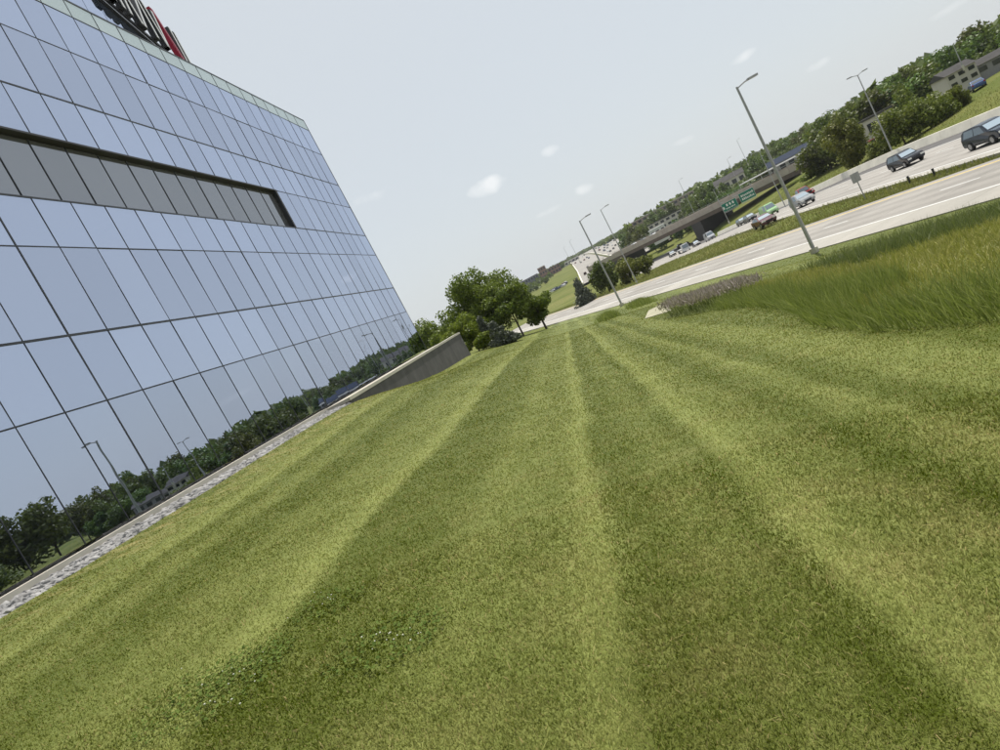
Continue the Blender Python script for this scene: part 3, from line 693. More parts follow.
# clover leaves and white flower heads
pts = []
for cx, cy, r in CL:
    k = int(700*r*r*3); a = RNG.uniform(0, 6.28, k); q = r*1.1*np.sqrt(RNG.uniform(0, 1, k)); pts.append(np.stack([cx+q*np.cos(a), cy+q*np.sin(a)], 1))
pts = np.concatenate(pts); n = len(pts)
cz = lawn_z(pts[:, 0], pts[:, 1])+RNG.uniform(.025, .05, n); r_ = RNG.uniform(.007, .013, n); th = RNG.uniform(0, 6.28, n); tl = RNG.normal(0, .3, (n, 2))
def disc(c, r, k, ph): 
    a = ph[:, None]+np.linspace(0, 2*np.pi, k, endpoint=False)[None]
    return np.stack([c[:, 0:1]+r[:, None]*np.cos(a), c[:, 1:2]+r[:, None]*np.sin(a), c[:, 2:3]+r[:, None]*(tl[:, 0:1]*np.cos(a)+tl[:, 1:2]*np.sin(a))], -1)
co = disc(np.c_[pts, cz], r_, 6, th).reshape(-1, 3)
L_CLOV = leafmat('clover_leaf', (0.060, 0.105, 0.012), (0.150, 0.210, 0.040), .3, rough=.9)
tag(link('clover_leaves', npmesh('clover_leaves', co, np.arange(n*6), 6, L_CLOV, {'rnd': np.repeat(RNG.uniform(0, 1, n), 6)})), 'darker clover leaves in patches of the lower-left lawn', 'clover', kind='stuff')
fm = MB(); bmh = bmesh.new(); bmesh.ops.create_icosphere(bmh, subdivisions=1, radius=.0065); hv = [v.co.copy() for v in bmh.verts]; hf = [[v.index for v in f.verts] for f in bmh.faces]; bmh.free()
for (px, py, r) in ((203, 686, 26), (215, 672, 24), (225, 690, 24), (240, 668, 20), (370, 643, 9), (383, 638, 9), (402, 634, 9), (415, 630, 8), (300, 598, 30), (335, 597, 16), (255, 665, 20), (208, 706, 8), (325, 600, 12), (390, 640, 16)):
    for k in range(3):
        d = pix_dir(px+random.uniform(-r, r), py+random.uniform(-r*.7, r*.7)); t = 1.0
        for _ in range(50):
            p = d*t; t += (p.z-.05-float(lawn_z(p.x, p.y)))/(-d.z)*.7
        sc = random.uniform(.6, 1.25); fm.add([(p.x+v.x*sc, p.y+v.y*sc, p.z+v.z*sc*.8) for v in hv], hf)
tag(fm.build('clover_flowers', mat('clover_white', (.55, .55, .43), .8, .1)), 'tiny white clover flower heads in the lower-left lawn', 'flowers', kind='stuff')

def bed_blades(name, label, sel, n, ln, wd, m, lean0=(0, 0), spread=.28, tips=0.0):
    x = RNG.uniform(1.5, 23, n*3); y = RNG.uniform(2, 36, n*3)
    ok = inside(BED, x, y) & sel(x, y); x, y = x[ok][:n], y[ok][:n]; k = len(x)
    clump = (np.sin(x*3.1+np.sin(y*2.2)*1.7)*np.sin(y*2.7+np.sin(x*1.9)*2.1))*.5+.5
    d = edge_dist(BED, x, y, 9)
    L = ln*RNG.uniform(.55, 1.2, k)*(.75+.5*clump); W = wd*RNG.uniform(.7, 1.3, k)
    lean = RNG.normal(0, spread, (k, 2)) + np.array(lean0)
    lean[:, 0] -= .35*np.exp(-d/.35)
    pos = np.stack([x, y, lawn_z(x, y)-.02], 1)
    o = link(name, blades_mesh(name, pos, L, W, lean, m, {'rnd': np.clip(RNG.beta(1.1, 1.5, k)*.85+.3*clump-.1, 0, 1)}, 2)); tag(o, label, 'tall grass', kind='stuff'); return o
dn = lambda x, y: edge_dist(BED, x, y, 9)
wob = lambda x, y: 1.3+.5*np.sin(y*.9)+.4*np.sin(x*1.7+y*.4)
far_b = lambda x, y: (y > 19.5+.35*(16-x)) & (x > 7.5) | (x > 17.0)
mauve = lambda x, y: (y > 25.5+.3*np.sin(x*3)) & (x < 5.4)
bed_blades('prairie_grass', 'lush green ornamental grass along the near edge of the bed', lambda x, y: (dn(x, y) < wob(x, y)+.3) & ~mauve(x, y) & ~far_b(x, y), 80000, .60, .012, L_BEDF, (-.02, .08), .26)
bed_blades('meadow_grass', 'yellow-green meadow grass in the middle of the bed', lambda x, y: (dn(x, y) >= wob(x, y)) & ~far_b(x, y) & ~mauve(x, y), 52000, .34, .017, L_BEDM, (0, .1), .5)
bed_blades('dark_prairie_grass', 'tall dark green grass at the roadside edge of the bed', far_b, 34000, .62, .018, L_BEDD, (.1, .1), .3)
bed_blades('seeding_grass', 'grey-mauve seeding grass at the far left tip of the bed', mauve, 14000, .72, .014, L_BEDD, (0, .1), .2)
def heads(sel, n):
    x = RNG.uniform(1.5, 9, n*4); y = RNG.uniform(26, 36, n*4); ok = inside(BED, x, y) & sel(x, y); x, y = x[ok][:n], y[ok][:n]; k = len(x)
    pos = np.stack([x+RNG.normal(0, .1, k), y+RNG.normal(0, .1, k), lawn_z(x, y)+.48*RNG.uniform(.8, 1.3, k)], 1)
    return blades_mesh('seed_heads', pos, RNG.uniform(.14, .3, k), RNG.uniform(.03, .06, k), RNG.normal(0, .35, (k, 2)), L_MAUVE, {'rnd': RNG.uniform(0, 1, k)}, 1)
tag(link('seed_heads', heads(mauve, 5000)), 'pale mauve seed heads over the far left tip of the bed', 'seed heads', kind='stuff')
# pale concrete drain slab at the tip of the bed, small white stone
dd = at(659, 313, z=-4.05)
gzd = lambda a, b_: float(lawn_z(dd.x+a, dd.y+b_))
c4 = [(dd.x-.75, dd.y-.6, gzd(-.75, -.6)+.03), (dd.x+.55, dd.y-.9, gzd(.55, -.9)+.03), (dd.x+.50, dd.y+1.0, gzd(.5, 1.)+.42), (dd.x-.35, dd.y+.9, gzd(-.35, .9)+.30)]
tag(MB().hexa([(a, b_, c-.4) for a, b_, c in c4], c4).build('drain_slab', mat('drain_concrete', (.36, .34, .24), .9, .15)), 'small pale concrete slab at the left tip of the grass bed', 'slab')
# clumps of grass near the second lamp, scrub on the median and hillside verge
def clumps(name, label, P, ln, wd, m, spread=.35, zf=None):
    P = np.array(P, float); k = len(P)
    z = (zf or ground_z)(P[:, 0], P[:, 1])-.03
    o = link(name, blades_mesh(name, np.c_[P, z], ln*RNG.uniform(.5, 1.25, k), wd*RNG.uniform(.7, 1.3, k), RNG.normal(0, spread, (k, 2)), m, {'rnd': RNG.beta(2, 2, k)}, 2)); tag(o, label, 'grass', kind='stuff')
for (px, py, z, rr, rl, lab) in ((608, 316, -4.9, .9, 3.2, 'rounded clump of tall grass at the end of the stripes'), (640, 303, -5.9, 1.2, 4.0, 'long clump of tall grass beside the second lamp post')):
    c = at(px, py, z=z); k = 3500; a = RNG.uniform(0, 6.28, k); q = np.abs(RNG.normal(0, .48, k))
    clumps('grass_clump', lab, np.stack([c.x+rr*q*np.cos(a), c.y+rl*q*np.sin(a)], 1), .75, .03, L_BEDF, .3, lawn_z)
k = 42000; y = RNG.uniform(25, 200, k); xn = (N1+.25-.292*y)/.956; xf = xfar(y)-.25; ok = xf > xn; y, xn, xf = y[ok], xn[ok], xf[ok]
x = xn+(xf-xn)*RNG.uniform(0, 1, len(y)); pn = np.sin(x*.5+y*.13)*np.sin(y*.21+1)*.5+.5; ok = RNG.uniform(0, 1, len(y)) < .35+.65*pn
clumps('median_grass', 'rough dry grass on the median between the carriageways', np.stack([x, y], 1)[ok], .42, .06, L_VERGE)
k = 16000; y = RNG.uniform(35, 200, k); x = xwall(y)+2.6+np.abs(RNG.normal(0, 9, k))
clumps('verge_grass', 'rough grass on the bank above the barrier wall', np.stack([x, y], 1), .28, .06, L_VERGE)

# ------------------------------------------------------------------ trees
def crown_geo(h, w, seed, nl, leaf, cb=.25, shape='round', lobes=26, lr=.30):
    g = np.random.default_rng(seed); C_, Rr = [], []
    for i in range(lobes):
        v = g.normal(0, 1, 3); v /= np.linalg.norm(v); r = g.uniform(.35, .92)
        c = v*r
        if shape == 'cone':
            t = g.uniform(0, 1)**1.3; a = g.uniform(0, 6.28); q = (1-t)*g.uniform(.3, .95); c = np.array([q*math.cos(a), q*math.sin(a), t*2-1])
        if shape == 'mound': c[2] = abs(c[2])*1.5-.75
        C_.append(c); Rr.append(lr*g.uniform(.65, 1.25)*(1 if shape != 'cone' else .75*(1.15-.5*(c[2]+1)/2)))
    C_ = np.array(C_); Rr = np.array(Rr)
    k = g.choice(lobes, nl, p=(Rr**2)/(Rr**2).sum())
    v = g.normal(0, 1, (nl, 3)); v /= np.linalg.norm(v, axis=1)[:, None]
    rr = Rr[k]*g.uniform(.55, 1.12, nl)
    P = C_[k]+v*rr[:, None]
    zc = h*(cb+(1-cb)/2); hz = h*(1-cb)/2*.9
    P = P*np.array([w/2, w/2, hz])+np.array([0, 0, zc])
    # leaf axes
    out = v+g.normal(0, .7, (nl, 3)); out /= np.linalg.norm(out, axis=1)[:, None]
    a = np.cross(out, g.normal(0, 1, (nl, 3))); a /= np.linalg.norm(a, axis=1)[:, None]+1e-9
    b_ = np.cross(out, a); L = leaf*g.uniform(.6, 1.3, nl)
    a *= L[:, None]*.5; b_ *= L[:, None]*.34
    co = np.stack([P-a, P+b_, P+a, P-b_], 1).reshape(-1, 3)
    lob = g.uniform(-.22, .22, lobes)
    rnd = np.clip(g.uniform(.1, .9, nl)+lob[k], 0, 1)
    return co, np.repeat(rnd, 4), (C_*np.array([w/2, w/2, hz])+np.array([0, 0, zc]))
def crown_mesh(name, m, *a, **k):
    co, rnd, C_ = crown_geo(*a, **k); return npmesh(name, co, np.arange(len(co)), 4, m, {'rnd': rnd}), C_
def trunk_mesh(name, h, r, C_, lean=0, n=7):
    mb = MB(); top = Vector((lean, 0, h*.62))
    mb.tube([(0, 0, -.4), (0, 0, .15), (lean*.3, .02, h*.25), (lean*.7, 0, h*.45), top], [r*1.5, r*1.1, r*.9, r*.6, r*.25], 8)
    for c in C_[:n]:
        c = Vector(c); s = Vector((lean*.4, 0, h*random.uniform(.18, .42))); mid = (s+c)/2+Vector((0, 0, -.04*h))
        mb.tube([s, mid, s+(c-s)*.9], [r*.45, r*.28, r*.08], 5)
    return mb.mesh(name, M_BARK, True)
def tree(x, y, z, h, w, label, m, name='tree', cat='tree', seed=1, nl=5000, leaf=.3, cb=.25, shape='round', lobes=26, lr=.30, group=None, r=None, part='crown'):
    t = empty(name, (x, y, z), label, cat, group)
    me, C_ = crown_mesh(part, m, h, w, seed, nl, leaf, cb=cb, shape=shape, lobes=lobes, lr=lr)
    link(part, me, t); link('trunk', trunk_mesh('trunk', h, r or h*.018, C_), t); return t
def gz(x, y):
    n = .956*x+.292*y
    return float(lawn_z(x, y)) if (n < N0 and y < 118 and x > -26) else float(ground_z(x, y))
def tree_az(az, D, topel, w, label, m, base=None, **k):
    x, y = azd(az, D); z = gz(x, y) if base is None else base; h = D*math.tan(R_(topel))-z
    return tree(x, y, z, h, w, label, m, **k)
tree_az(-8.5, 74, 4.25, 8.6, 'big leafy maple, tallest of the trees past the retaining wall', L_MAPLE, name='maple_tree', seed=3, nl=30000, leaf=.26, cb=.0, lobes=70, lr=.25)
tree_az(-12.7, 84, 2.7, 7.2, 'rounded green tree right beside the glass corner', L_MAPLE, name='shade_tree', seed=5, nl=7000, leaf=.30, cb=.08, lobes=26)
tree_az(-6.75, 70, 1.3, 5.0, 'slim-trunked tree right against the big maple', L_MAPLE, name='shade_tree', seed=8, nl=6500, leaf=.27, cb=.28, lobes=28, r=.09)
tree_az(-4.85, 73, -.45, 4.6, 'small dark spreading tree nearest the road, right of the maple', L_MAPLE, name='shade_tree', seed=9, nl=8500, leaf=.24, cb=.24, lobes=30, r=.11)
for i, (az, D, te, w, lab) in enumerate(((-11.3, 66, .35, 3.4, 'bright yellow-green shrub just behind the wall end'), (-10.5, 68, .9, 3.8, 'bright yellow-green shrub under the left side of the maple'), (-9.9, 64, -1.3, 2.0, 'low yellow-green shrub between wall end and blue spruce'), (-12.4, 70, .6, 4.0, 'yellow-green shrub between the glass corner and the wall end'))):
    tree_az(az, D, te, w, lab, L_LIME, name='shrub', cat='shrub', seed=20+i, nl=5200, leaf=.22, cb=.03, lobes=22, lr=.34, part='foliage')
tree_az(-9.3, 65, -.1, 2.3, 'dark upright spruce in front of the maple', L_SPRUCE, name='spruce_tree', seed=31, nl=4200, leaf=.20, cb=.02, shape='cone', lobes=50, lr=.3)
tree_az(-8.55, 62, -1.05, 3.0, 'grey-green mounded blue spruce in front of the maple', L_SPRUCE, name='spruce_tree', seed=32, nl=5600, leaf=.20, cb=.02, shape='cone', lobes=60, lr=.34)
tree_az(-7.75, 62, -2.2, 1.7, 'small grey-green conifer at the lawn edge right of the blue spruce', L_SPRUCE, name='spruce_tree', seed=33, nl=2200, leaf=.18, cb=.02, shape='cone', lobes=40, lr=.36)
# median group
tree_az(-1.0, 134, -1.15, 4.0, 'dark conical spruce at the left end of the median shrubs', L_SPRUCE, name='spruce_tree', seed=35, nl=4200, leaf=.42, cb=.0, shape='cone', lobes=60, lr=.55)
tree_az(1.0, 138, -.45, 6.0, 'dense round dark tree on the median behind the second lamp', L_WOOD, name='median_tree', seed=36, nl=4800, leaf=.46, cb=.03, lobes=30, lr=.34)
tree_az(3.0, 142, -1.0, 6.0, 'olive bushy tree at the right end of the median shrubs', L_OLIVE, name='median_tree', seed=37, nl=4200, leaf=.46, cb=.02, lobes=28, lr=.36)
tree_az(4.3, 144, -1.75, 4.2, 'low olive bush where the median shrubs end', L_OLIVE, name='median_bush', cat='bush', seed=38, nl=2600, leaf=.42, cb=.02, lobes=24, lr=.38, part='foliage')
# bank above the barrier wall
tree_az(20.5, 130, .75, 7.2, 'full bright green tree standing above the barrier wall', L_OLIVE, name='bank_tree', seed=40, nl=9500, leaf=.38, cb=.0, lobes=44, lr=.30)
for i, (az, D, te, w, lab) in enumerate(((23.6, 116, -.15, 6.0, 'olive mounded tree just right of the lamp behind the wall'), (25.6, 118, -.2, 6.4, 'broad olive tree below the pale house'), (24.6, 126, .75, 5.0, 'bright rounded tree behind the olive mounds'), (27.0, 121, -1.0, 4.0, 'low olive bush at the right end of the mounded trees'),
                                        (17.9, 175, -1.6, 6.0, 'low dark shrub on the bank by the bridge end'), (16.4, 205, -2.2, 6.0, 'scrubby bush under the right end of the bridge'), (22.0, 118, -1.7, 3.4, 'small bush between the bank trees'))):
    tree_az(az, D, te, w, lab, L_OLIVE, name='bank_tree', seed=50+i, nl=6500, leaf=.36, cb=.0, shape='mound', lobes=40, lr=.34)
# woodland: shared crowns, one object for each tree
WV = []
for i in range(7):
    me, C_ = crown_mesh('crown', L_WOOD, 10, 8.4 if i % 3 else 6.6, 70+i, 3400, .62, cb=.0, lobes=30, lr=.34)
    WV.append((me, trunk_mesh('trunk', 10, .16, C_)))
ORD = 'first second third fourth fifth sixth seventh eighth ninth tenth eleventh twelfth thirteenth fourteenth fifteenth sixteenth seventeenth eighteenth nineteenth twentieth'.split()
WCOUNT = {}
def nth(key, text):
    k = WCOUNT.get(key, 0); WCOUNT[key] = k+1
    return text % ORD[min(k, 19)]
def wood(az, D, topel, wid, label, group, base=None, hmin=5.0):
    x, y = azd(az, D); z = float(ground_z(x, y)) if base is None else base; h = max(hmin, D*math.tan(R_(topel))-z)
    me, tm = random.choice(WV); t = empty('woodland_tree', (x, y, z-.1), label, 'tree', group, random.uniform(0, 6.28))
    s = (wid/8.2, wid/8.2, h/10)
    for nm, m_ in (('crown', me), ('trunk', tm)):
        o = link(nm, m_, t); o.scale = s
a = 19.3
while a < 36:
    el = np.interp(a, [19, 21, 23, 27, 31, 36], [1.05, 1.0, 1.25, 1.5, 1.85, 2.0])
    for D, de in ((172, -.25), (205, 0)):
        if 26.4 < a < 31 and D == 172: continue
        wood(a+random.uniform(-.4, .4), D+random.uniform(-12, 12), el+de+random.uniform(-.2, .12), random.uniform(9, 12), nth(('ridge', D), '%s tree from the left in the ' + ('front' if D == 172 else 'back') + ' row of the wooded ridge'), 'trees of the wooded ridge')
    a += 1.25
a = 27.6
while a < 36:
    wood(a, 160+random.uniform(-4, 6), -.05+random.uniform(-.3, .4), 6.5, nth('house', '%s tree from the left close behind the pale house'), 'trees behind the house'); a += 1.7
a = 37
while a < 128:
    D = np.interp(a, [37, 60, 90, 128], [150, 128, 118, 130])
    wood(a, D+random.uniform(-10, 10), np.interp(a, [37, 60, 90, 128], [2.6, 3.9, 4.4, 3.6])+random.uniform(-.5, .5), random.uniform(10, 13), 'tall tree of the wood across the highway, seen mirrored in the glass', 'trees mirrored in the glass')
    a += 2.6
a = 40
while a < 118:
    D = np.interp(a, [40, 60, 90, 118], [105, 88, 78, 84])
    wood(a, D+random.uniform(-4, 4), np.interp(a, [40, 60, 90, 118], [.6, 1.2, 1.5, 1.2])+random.uniform(-.5, .5), random.uniform(9, 11), 'lower tree in front of the wood across the highway, seen mirrored in the glass', 'lower trees mirrored in the glass', hmin=4)
    a += 3.6
a = 3.9
while a < 20:
    el = np.interp(a, [3.9, 5.8, 7.5, 9.6, 11, 12.5, 14, 15.8, 18.4, 20], [.45, .55, .6, .7, 1.05, .9, .6, 1.0, 1.15, 1.05])
    wood(a+random.uniform(-.2, .2), (430 if a < 10.2 else 360)+random.uniform(-20, 20), el+random.uniform(-.18, .1), random.uniform(11, 15), nth('hill', '%s tree from the left along the hilltop beyond the overpass'), 'trees beyond the overpass')
    if a > 10: wood(a+random.uniform(-.3, .3), 305+random.uniform(-18, 18), el-.75+random.uniform(-.25, .2), random.uniform(8, 12), nth('slope', '%s tree from the left on the slope just above the overpass'), 'trees on the slope above the overpass')
    a += .85
for az, D, te in sorted(((4.2, 390, .35), (4.8, 372, .1), (5.3, 385, .35), (5.6, 330, -.7), (6.3, 322, -.55), (7.0, 360, -.1), (7.7, 330, -.5), (8.6, 340, -.4), (9.3, 322, -.25), (9.9, 335, .1), (10.6, 290, -.6), (11.6, 285, -.5), (12.5, 292, -.4), (9.0, 300, -.95), (13.2, 300, -.3))):
    wood(az, D, te, random.uniform(7, 10), nth('bld', '%s dark tree from the left among the buildings beyond the overpass'), 'trees among the far buildings', hmin=3)

# ------------------------------------------------------------------ vehicles
PROF = {
 'suv': ([(-2.28, .34), (-2.34, .62), (-2.30, 1.02), (-2.12, 1.50), (-1.85, 1.68), (-.6, 1.74), (.15, 1.72), (.50, 1.63), (1.18, 1.10), (2.05, .98), (2.30, .80), (2.34, .48), (2.2, .32)], 1.02, 1.9),
 'sedan': ([(-2.32, .32), (-2.38, .60), (-2.32, .92), (-1.80, 1.02), (-1.25, 1.36), (-.75, 1.45), (.1, 1.45), (.42, 1.38), (1.12, .98), (2.10, .82), (2.34, .66), (2.36, .42), (2.2, .28)], .94, 1.84),
 'van': ([(-2.7, .36), (-2.75, .7), (-2.72, 1.3), (-2.62, 2.25), (-2.4, 2.38), (1.1, 2.38), (1.45, 2.25), (2.15, 1.30), (2.62, 1.08), (2.78, .85), (2.78, .48), (2.6, .34)], 1.25, 2.0),
}
CARN = [0]
def wheel(parent, x, y, r, w=.24):
    tb = MB(); n = 14; s = 1 if y > 0 else -1
    tb.tube([(x, y-w/2, r), (x, y+w/2, r)], r, n); t = tb.build('wheel', M_RUBBER, parent, world=False)
    MB().tube([(x, y+s*(w/2+.001), r), (x, y+s*(w/2+.012), r)], r*.62, 10).build('rim', M_RIM, t, world=False)
def car(kind, loc, heading, colour, label, sc=1.0, group=None, cat='car', name='car', slope=0.0, detail=True):
    prof, belt, W = PROF[kind]; CARN[0] += 1
    t = empty(name, loc, label, cat, group, heading); t.scale = (sc, sc, sc); t.rotation_euler = (0, slope, heading)
    cm = colour if not isinstance(colour, tuple) else mat('car_paint_%.2f_%.2f_%.2f' % colour, colour, .22, .03, spec=.6)
    top = max(p[1] for p in prof)
    def hw(z): return W/2*(1 if z <= belt else 1-.20*(z-belt)/(top-belt)) * (1 if z > .45 else .96)
    n = len(prof); v = [(x, hw(z), z) for x, z in prof]+[(x, -hw(z), z) for x, z in prof]
    f = [(i, (i+1) % n, n+(i+1) % n, n+i) for i in range(n)]
    f += [tuple(range(n))[::-1], tuple(range(n, 2*n))]
    bm = bmesh.new(); bv = [bm.verts.new(p) for p in v]
    for q in f: bm.faces.new([bv[i] for i in q])
    bmesh.ops.recalc_face_normals(bm, faces=bm.faces[:])
    bmesh.ops.bevel(bm, geom=[e for e in bm.edges], offset=.05, segments=2, affect='EDGES')
    me = bpy.data.meshes.new('body'); bm.to_mesh(me); bm.free(); me.materials.append(cm); link('body', me, t)
    # glazing: front, rear and side lights
    P = sorted(prof, key=lambda p: p[0])
    def edge(i): return prof[i], prof[(i+1) % n]
    up = [p for p in prof if p[1] >= belt]
    roof = [p for p in up if p[1] > top-.14]
    xr0, xr1 = min(p[0] for p in roof), max(p[0] for p in roof)
    cow = max((p for p in prof if p[0] > xr1), key=lambda p: p[1]); rear = max((p for p in prof if p[0] < xr0-.02), key=lambda p: p[1], default=None)
    def strip(a, b_, nm):
        a, b_ = Vector((a[0], 0, a[1])), Vector((b_[0], 0, b_[1])); d = (b_-a); nn = Vector((-d.z, 0, d.x)).normalized(); nn = nn if nn.z > 0 else -nn
        p, q = a+d*.1+nn*.02, a+d*.9+nn*.02; w0, w1 = hw(p.z)*.86, hw(q.z)*.86
        MB().add([(p.x, -w0, p.z), (p.x, w0, p.z), (q.x, w1, q.z), (q.x, -w1, q.z)], [(0, 1, 2, 3)]).build(nm, M_CARGLASS, t, world=False)
    rf = max(roof, key=lambda p: p[0]); rb = min(roof, key=lambda p: p[0])
    strip(rf, cow, 'windscreen')
    if rear: strip(rb, rear, 'rear_window')
    zb, zt = belt+.05, top-.14
    xa, xb = (rear[0]+.25 if rear else xr0+.2), cow[0]-.30
    for s in (-1, 1):
        x0, x1, x2, x3 = xa, xb, rf[0]-.12, rb[0]+.15
        mid = (x0+x1)/2
        yb, yt = s*(hw(zb)+.012), s*(hw(zt)+.012)
        def X(a, bb, tt): return a
        if kind == 'van':
            MB().add([(mid+.55, yb, zb), (x1, yb, zb), (x2, yt, zt), (mid+.55, yt, zt)], [(0, 1, 2, 3)]).build('side_window', M_CARGLASS, t, world=False)
        else:
            m0 = .02*(x1-x0)
            MB().add([(x0, yb, zb), (mid-.04, yb, zb), (mid-.04, yt, zt), (x3, yt, zt)], [(0, 1, 2, 3)]).build('side_window', M_CARGLASS, t, world=False)
            MB().add([(mid+.04, yb, zb), (x1, yb, zb), (x2, yt, zt), (mid+.04, yt, zt)], [(0, 1, 2, 3)]).build('side_window', M_CARGLASS, t, world=False)
    xf_, xb_ = max(p[0] for p in prof), min(p[0] for p in prof); r = .36 if kind != 'sedan' else .33
    for sx, xx in ((1, xf_*.60), (-1, xb_*.60)):
        for s in (-1, 1): wheel(t, xx, s*(W/2-.10), r)
    if detail:
        for s in (-1, 1):
            MB().box(xf_-.16, xf_+.015, s*W*.36-.2, s*W*.36+.2, .64 if kind != 'van' else .82, .80 if kind != 'van' else 1.0).build('headlight', M_LAMP, t, world=False)
            MB().box(xb_-.015, xb_+.12, s*W*.41-.1, s*W*.41+.1, .78, 1.0).build('tail_light', M_TAIL, t, world=False)
        MB().box(xf_-.05, xf_+.012, -.42, .42, .46, .66).build('grille', M_RUBBER, t, world=False)
        MB().box(-.95, .95, -W/2-.006, W/2+.006, .29, .37).build('sill', M_RUBBER, t, world=False)
    return t
def pickup(loc, heading, colour, label):
    t = empty('pickup_truck', loc, label, 'truck', None, heading); cm = mat('car_paint_%.2f_%.2f_%.2f' % colour, colour, .25, .03)
    MB().box(-2.7, -.55, -.95, .95, .55, 1.15).build('cargo_bed', cm, t, world=False)
    MB().hexa([(-.53, -.95, .5), (2.7, -.95, .5), (2.7, .95, .5), (-.53, .95, .5)], [(-.53, -.93, 1.16), (2.6, -.9, 1.08), (2.6, .9, 1.08), (-.53, .93, 1.16)]).build('body', cm, t, world=False)
    MB().hexa([(-.5, -.92, 1.162), (1.35, -.92, 1.162), (1.35, .92, 1.162), (-.5, .92, 1.162)], [(-.35, -.76, 1.85), (.75, -.76, 1.85), (.75, .76, 1.85), (-.35, .76, 1.85)]).build('cab', cm, t, world=False)
    MB().add([(1.33, -.8, 1.22), (1.33, .8, 1.22), (.82, .7, 1.80), (.82, -.7, 1.80)], [(0, 1, 2, 3)]).build('windscreen', M_CARGLASS, t, world=False)
    for s in (-1, 1):
        MB().add([(-.4, s*.925, 1.22), (1.15, s*.925, 1.22), (.7, s*.79, 1.78), (-.3, s*.79, 1.78)], [(0, 1, 2, 3)]).build('side_window', M_CARGLASS, t, world=False)
        for xx in (-1.75, 1.75): wheel(t, xx, s*.85, .40)
        MB().box(2.58, 2.72, s*.7-.16, s*.7+.16, .8, .98).build('headlight', M_LAMP, t, world=False)
    MB().box(2.6, 2.715, -.5, .5, .6, .98).build('grille', M_RUBBER, t, world=False)
    return t
def far_hit(px, py):
    d = pix_dir(px, py); h = math.hypot(d.x, d.y); lo = None
    for D in np.arange(35, 330, .5):
        p = d*(D/h)
        if p.x > float(xwall(p.y))-2.6 and p.y > 100: return Vector((p.x, p.y, float(zfar(p.y))))
        if p.z < float(zfar(p.y)): return Vector((p.x, p.y, float(zfar(p.y))))
    return d*(235/h)
def on_far(px, py, lane=None, dy=0):
    p = far_hit(px, py)
    y = p.y+dy; x = p.x if lane is None else float(xfar(y))+1.4+3.75*(lane+.5)
    tx = float(xfar(y+2)-xfar(y-2)+xwall(y+2)-xwall(y-2))/8
    hd = math.atan2(-1, -tx); sl = math.atan((float(zfar(y+3))-float(zfar(y-3)))/6)
    return (x, y, float(zfar(y))+.004), hd, sl
def C(kind, px, py, col, label, lane=None, sc=1.0, dy=0, **k):
    loc, hd, sl = on_far(px, py, lane, dy); return car(kind, loc, hd, col, label, sc, slope=sl, **k)
C('suv', 995, 142, (.018, .026, .042), 'dark navy SUV at the right edge of the frame', name='suv', sc=.97)
C('suv', 908, 166, (.012, .012, .018), 'black SUV passing the lamp post on the far lanes', name='suv', sc=.92)
C('suv', 804, 206, (.30, .31, .32), 'silver SUV beside the red pickup on the far lanes', name='suv')
loc, hd, sl = on_far(805, 199); pickup(loc, hd, (.36, .03, .03), 'red pickup truck behind the silver SUV')
C('sedan', 766, 226, (.10, .02, .025), 'dark maroon car beside the lime green van', sc=1.05)
C('van', 771, 216, (.30, .50, .24), 'lime green delivery van on the far lanes', name='delivery_van', cat='van', sc=.88)
C('suv', 751, 220, (.02, .022, .018), 'black car directly behind the lime green van', name='suv')
C('suv', 743, 223.5, (.03, .032, .022), 'dark olive car second behind the lime green van', name='suv')
C('van', 711, 240, (.38, .39, .42), 'silver van approaching in front of the dark bridge pier', name='delivery_van', cat='van')
C('suv', 697, 246, (.07, .065, .08), 'grey SUV following the silver van', name='suv')
C('sedan', 686, 243.5, (.02, .022, .025), 'dark car in the far lane right of its twin under the overpass')
C('sedan', 679, 243.5, (.05, .03, .02), 'brown-black car in the far lane under the overpass')
C('suv', 673, 256, (.01, .01, .012), 'black SUV at the median edge left of the flatbed', name='suv')
# white flatbed trailer
loc, hd, sl = on_far(685, 252); FT = empty('flatbed_truck', loc, 'pale flatbed truck in the line of traffic below the overpass', 'truck', None, hd)
MB().box(-5.5, 2.2, -1.2, 1.2, .95, 1.2).build('flatbed', M_GALV, FT, world=False)
MB().hexa([(2.4, -1.15, .5), (4.6, -1.15, .5), (4.6, 1.15, .5), (2.4, 1.15, .5)], [(2.4, -1.1, 2.6), (3.9, -1.05, 2.6), (3.9, 1.05, 2.6), (2.4, 1.1, 2.6)]).build('cab', mat('truck_white', (.6, .6, .6), .4, .05), FT, world=False)
MB().add([(4.5, -.95, 1.35), (4.5, .95, 1.35), (4.05, .9, 2.4), (4.05, -.9, 2.4)], [(0, 1, 2, 3)]).build('windscreen', M_CARGLASS, FT, world=False)
for s in (-1, 1):
    for xx in (-4.3, -3.2, 3.5): wheel(FT, xx, s*1.0, .48, .3)

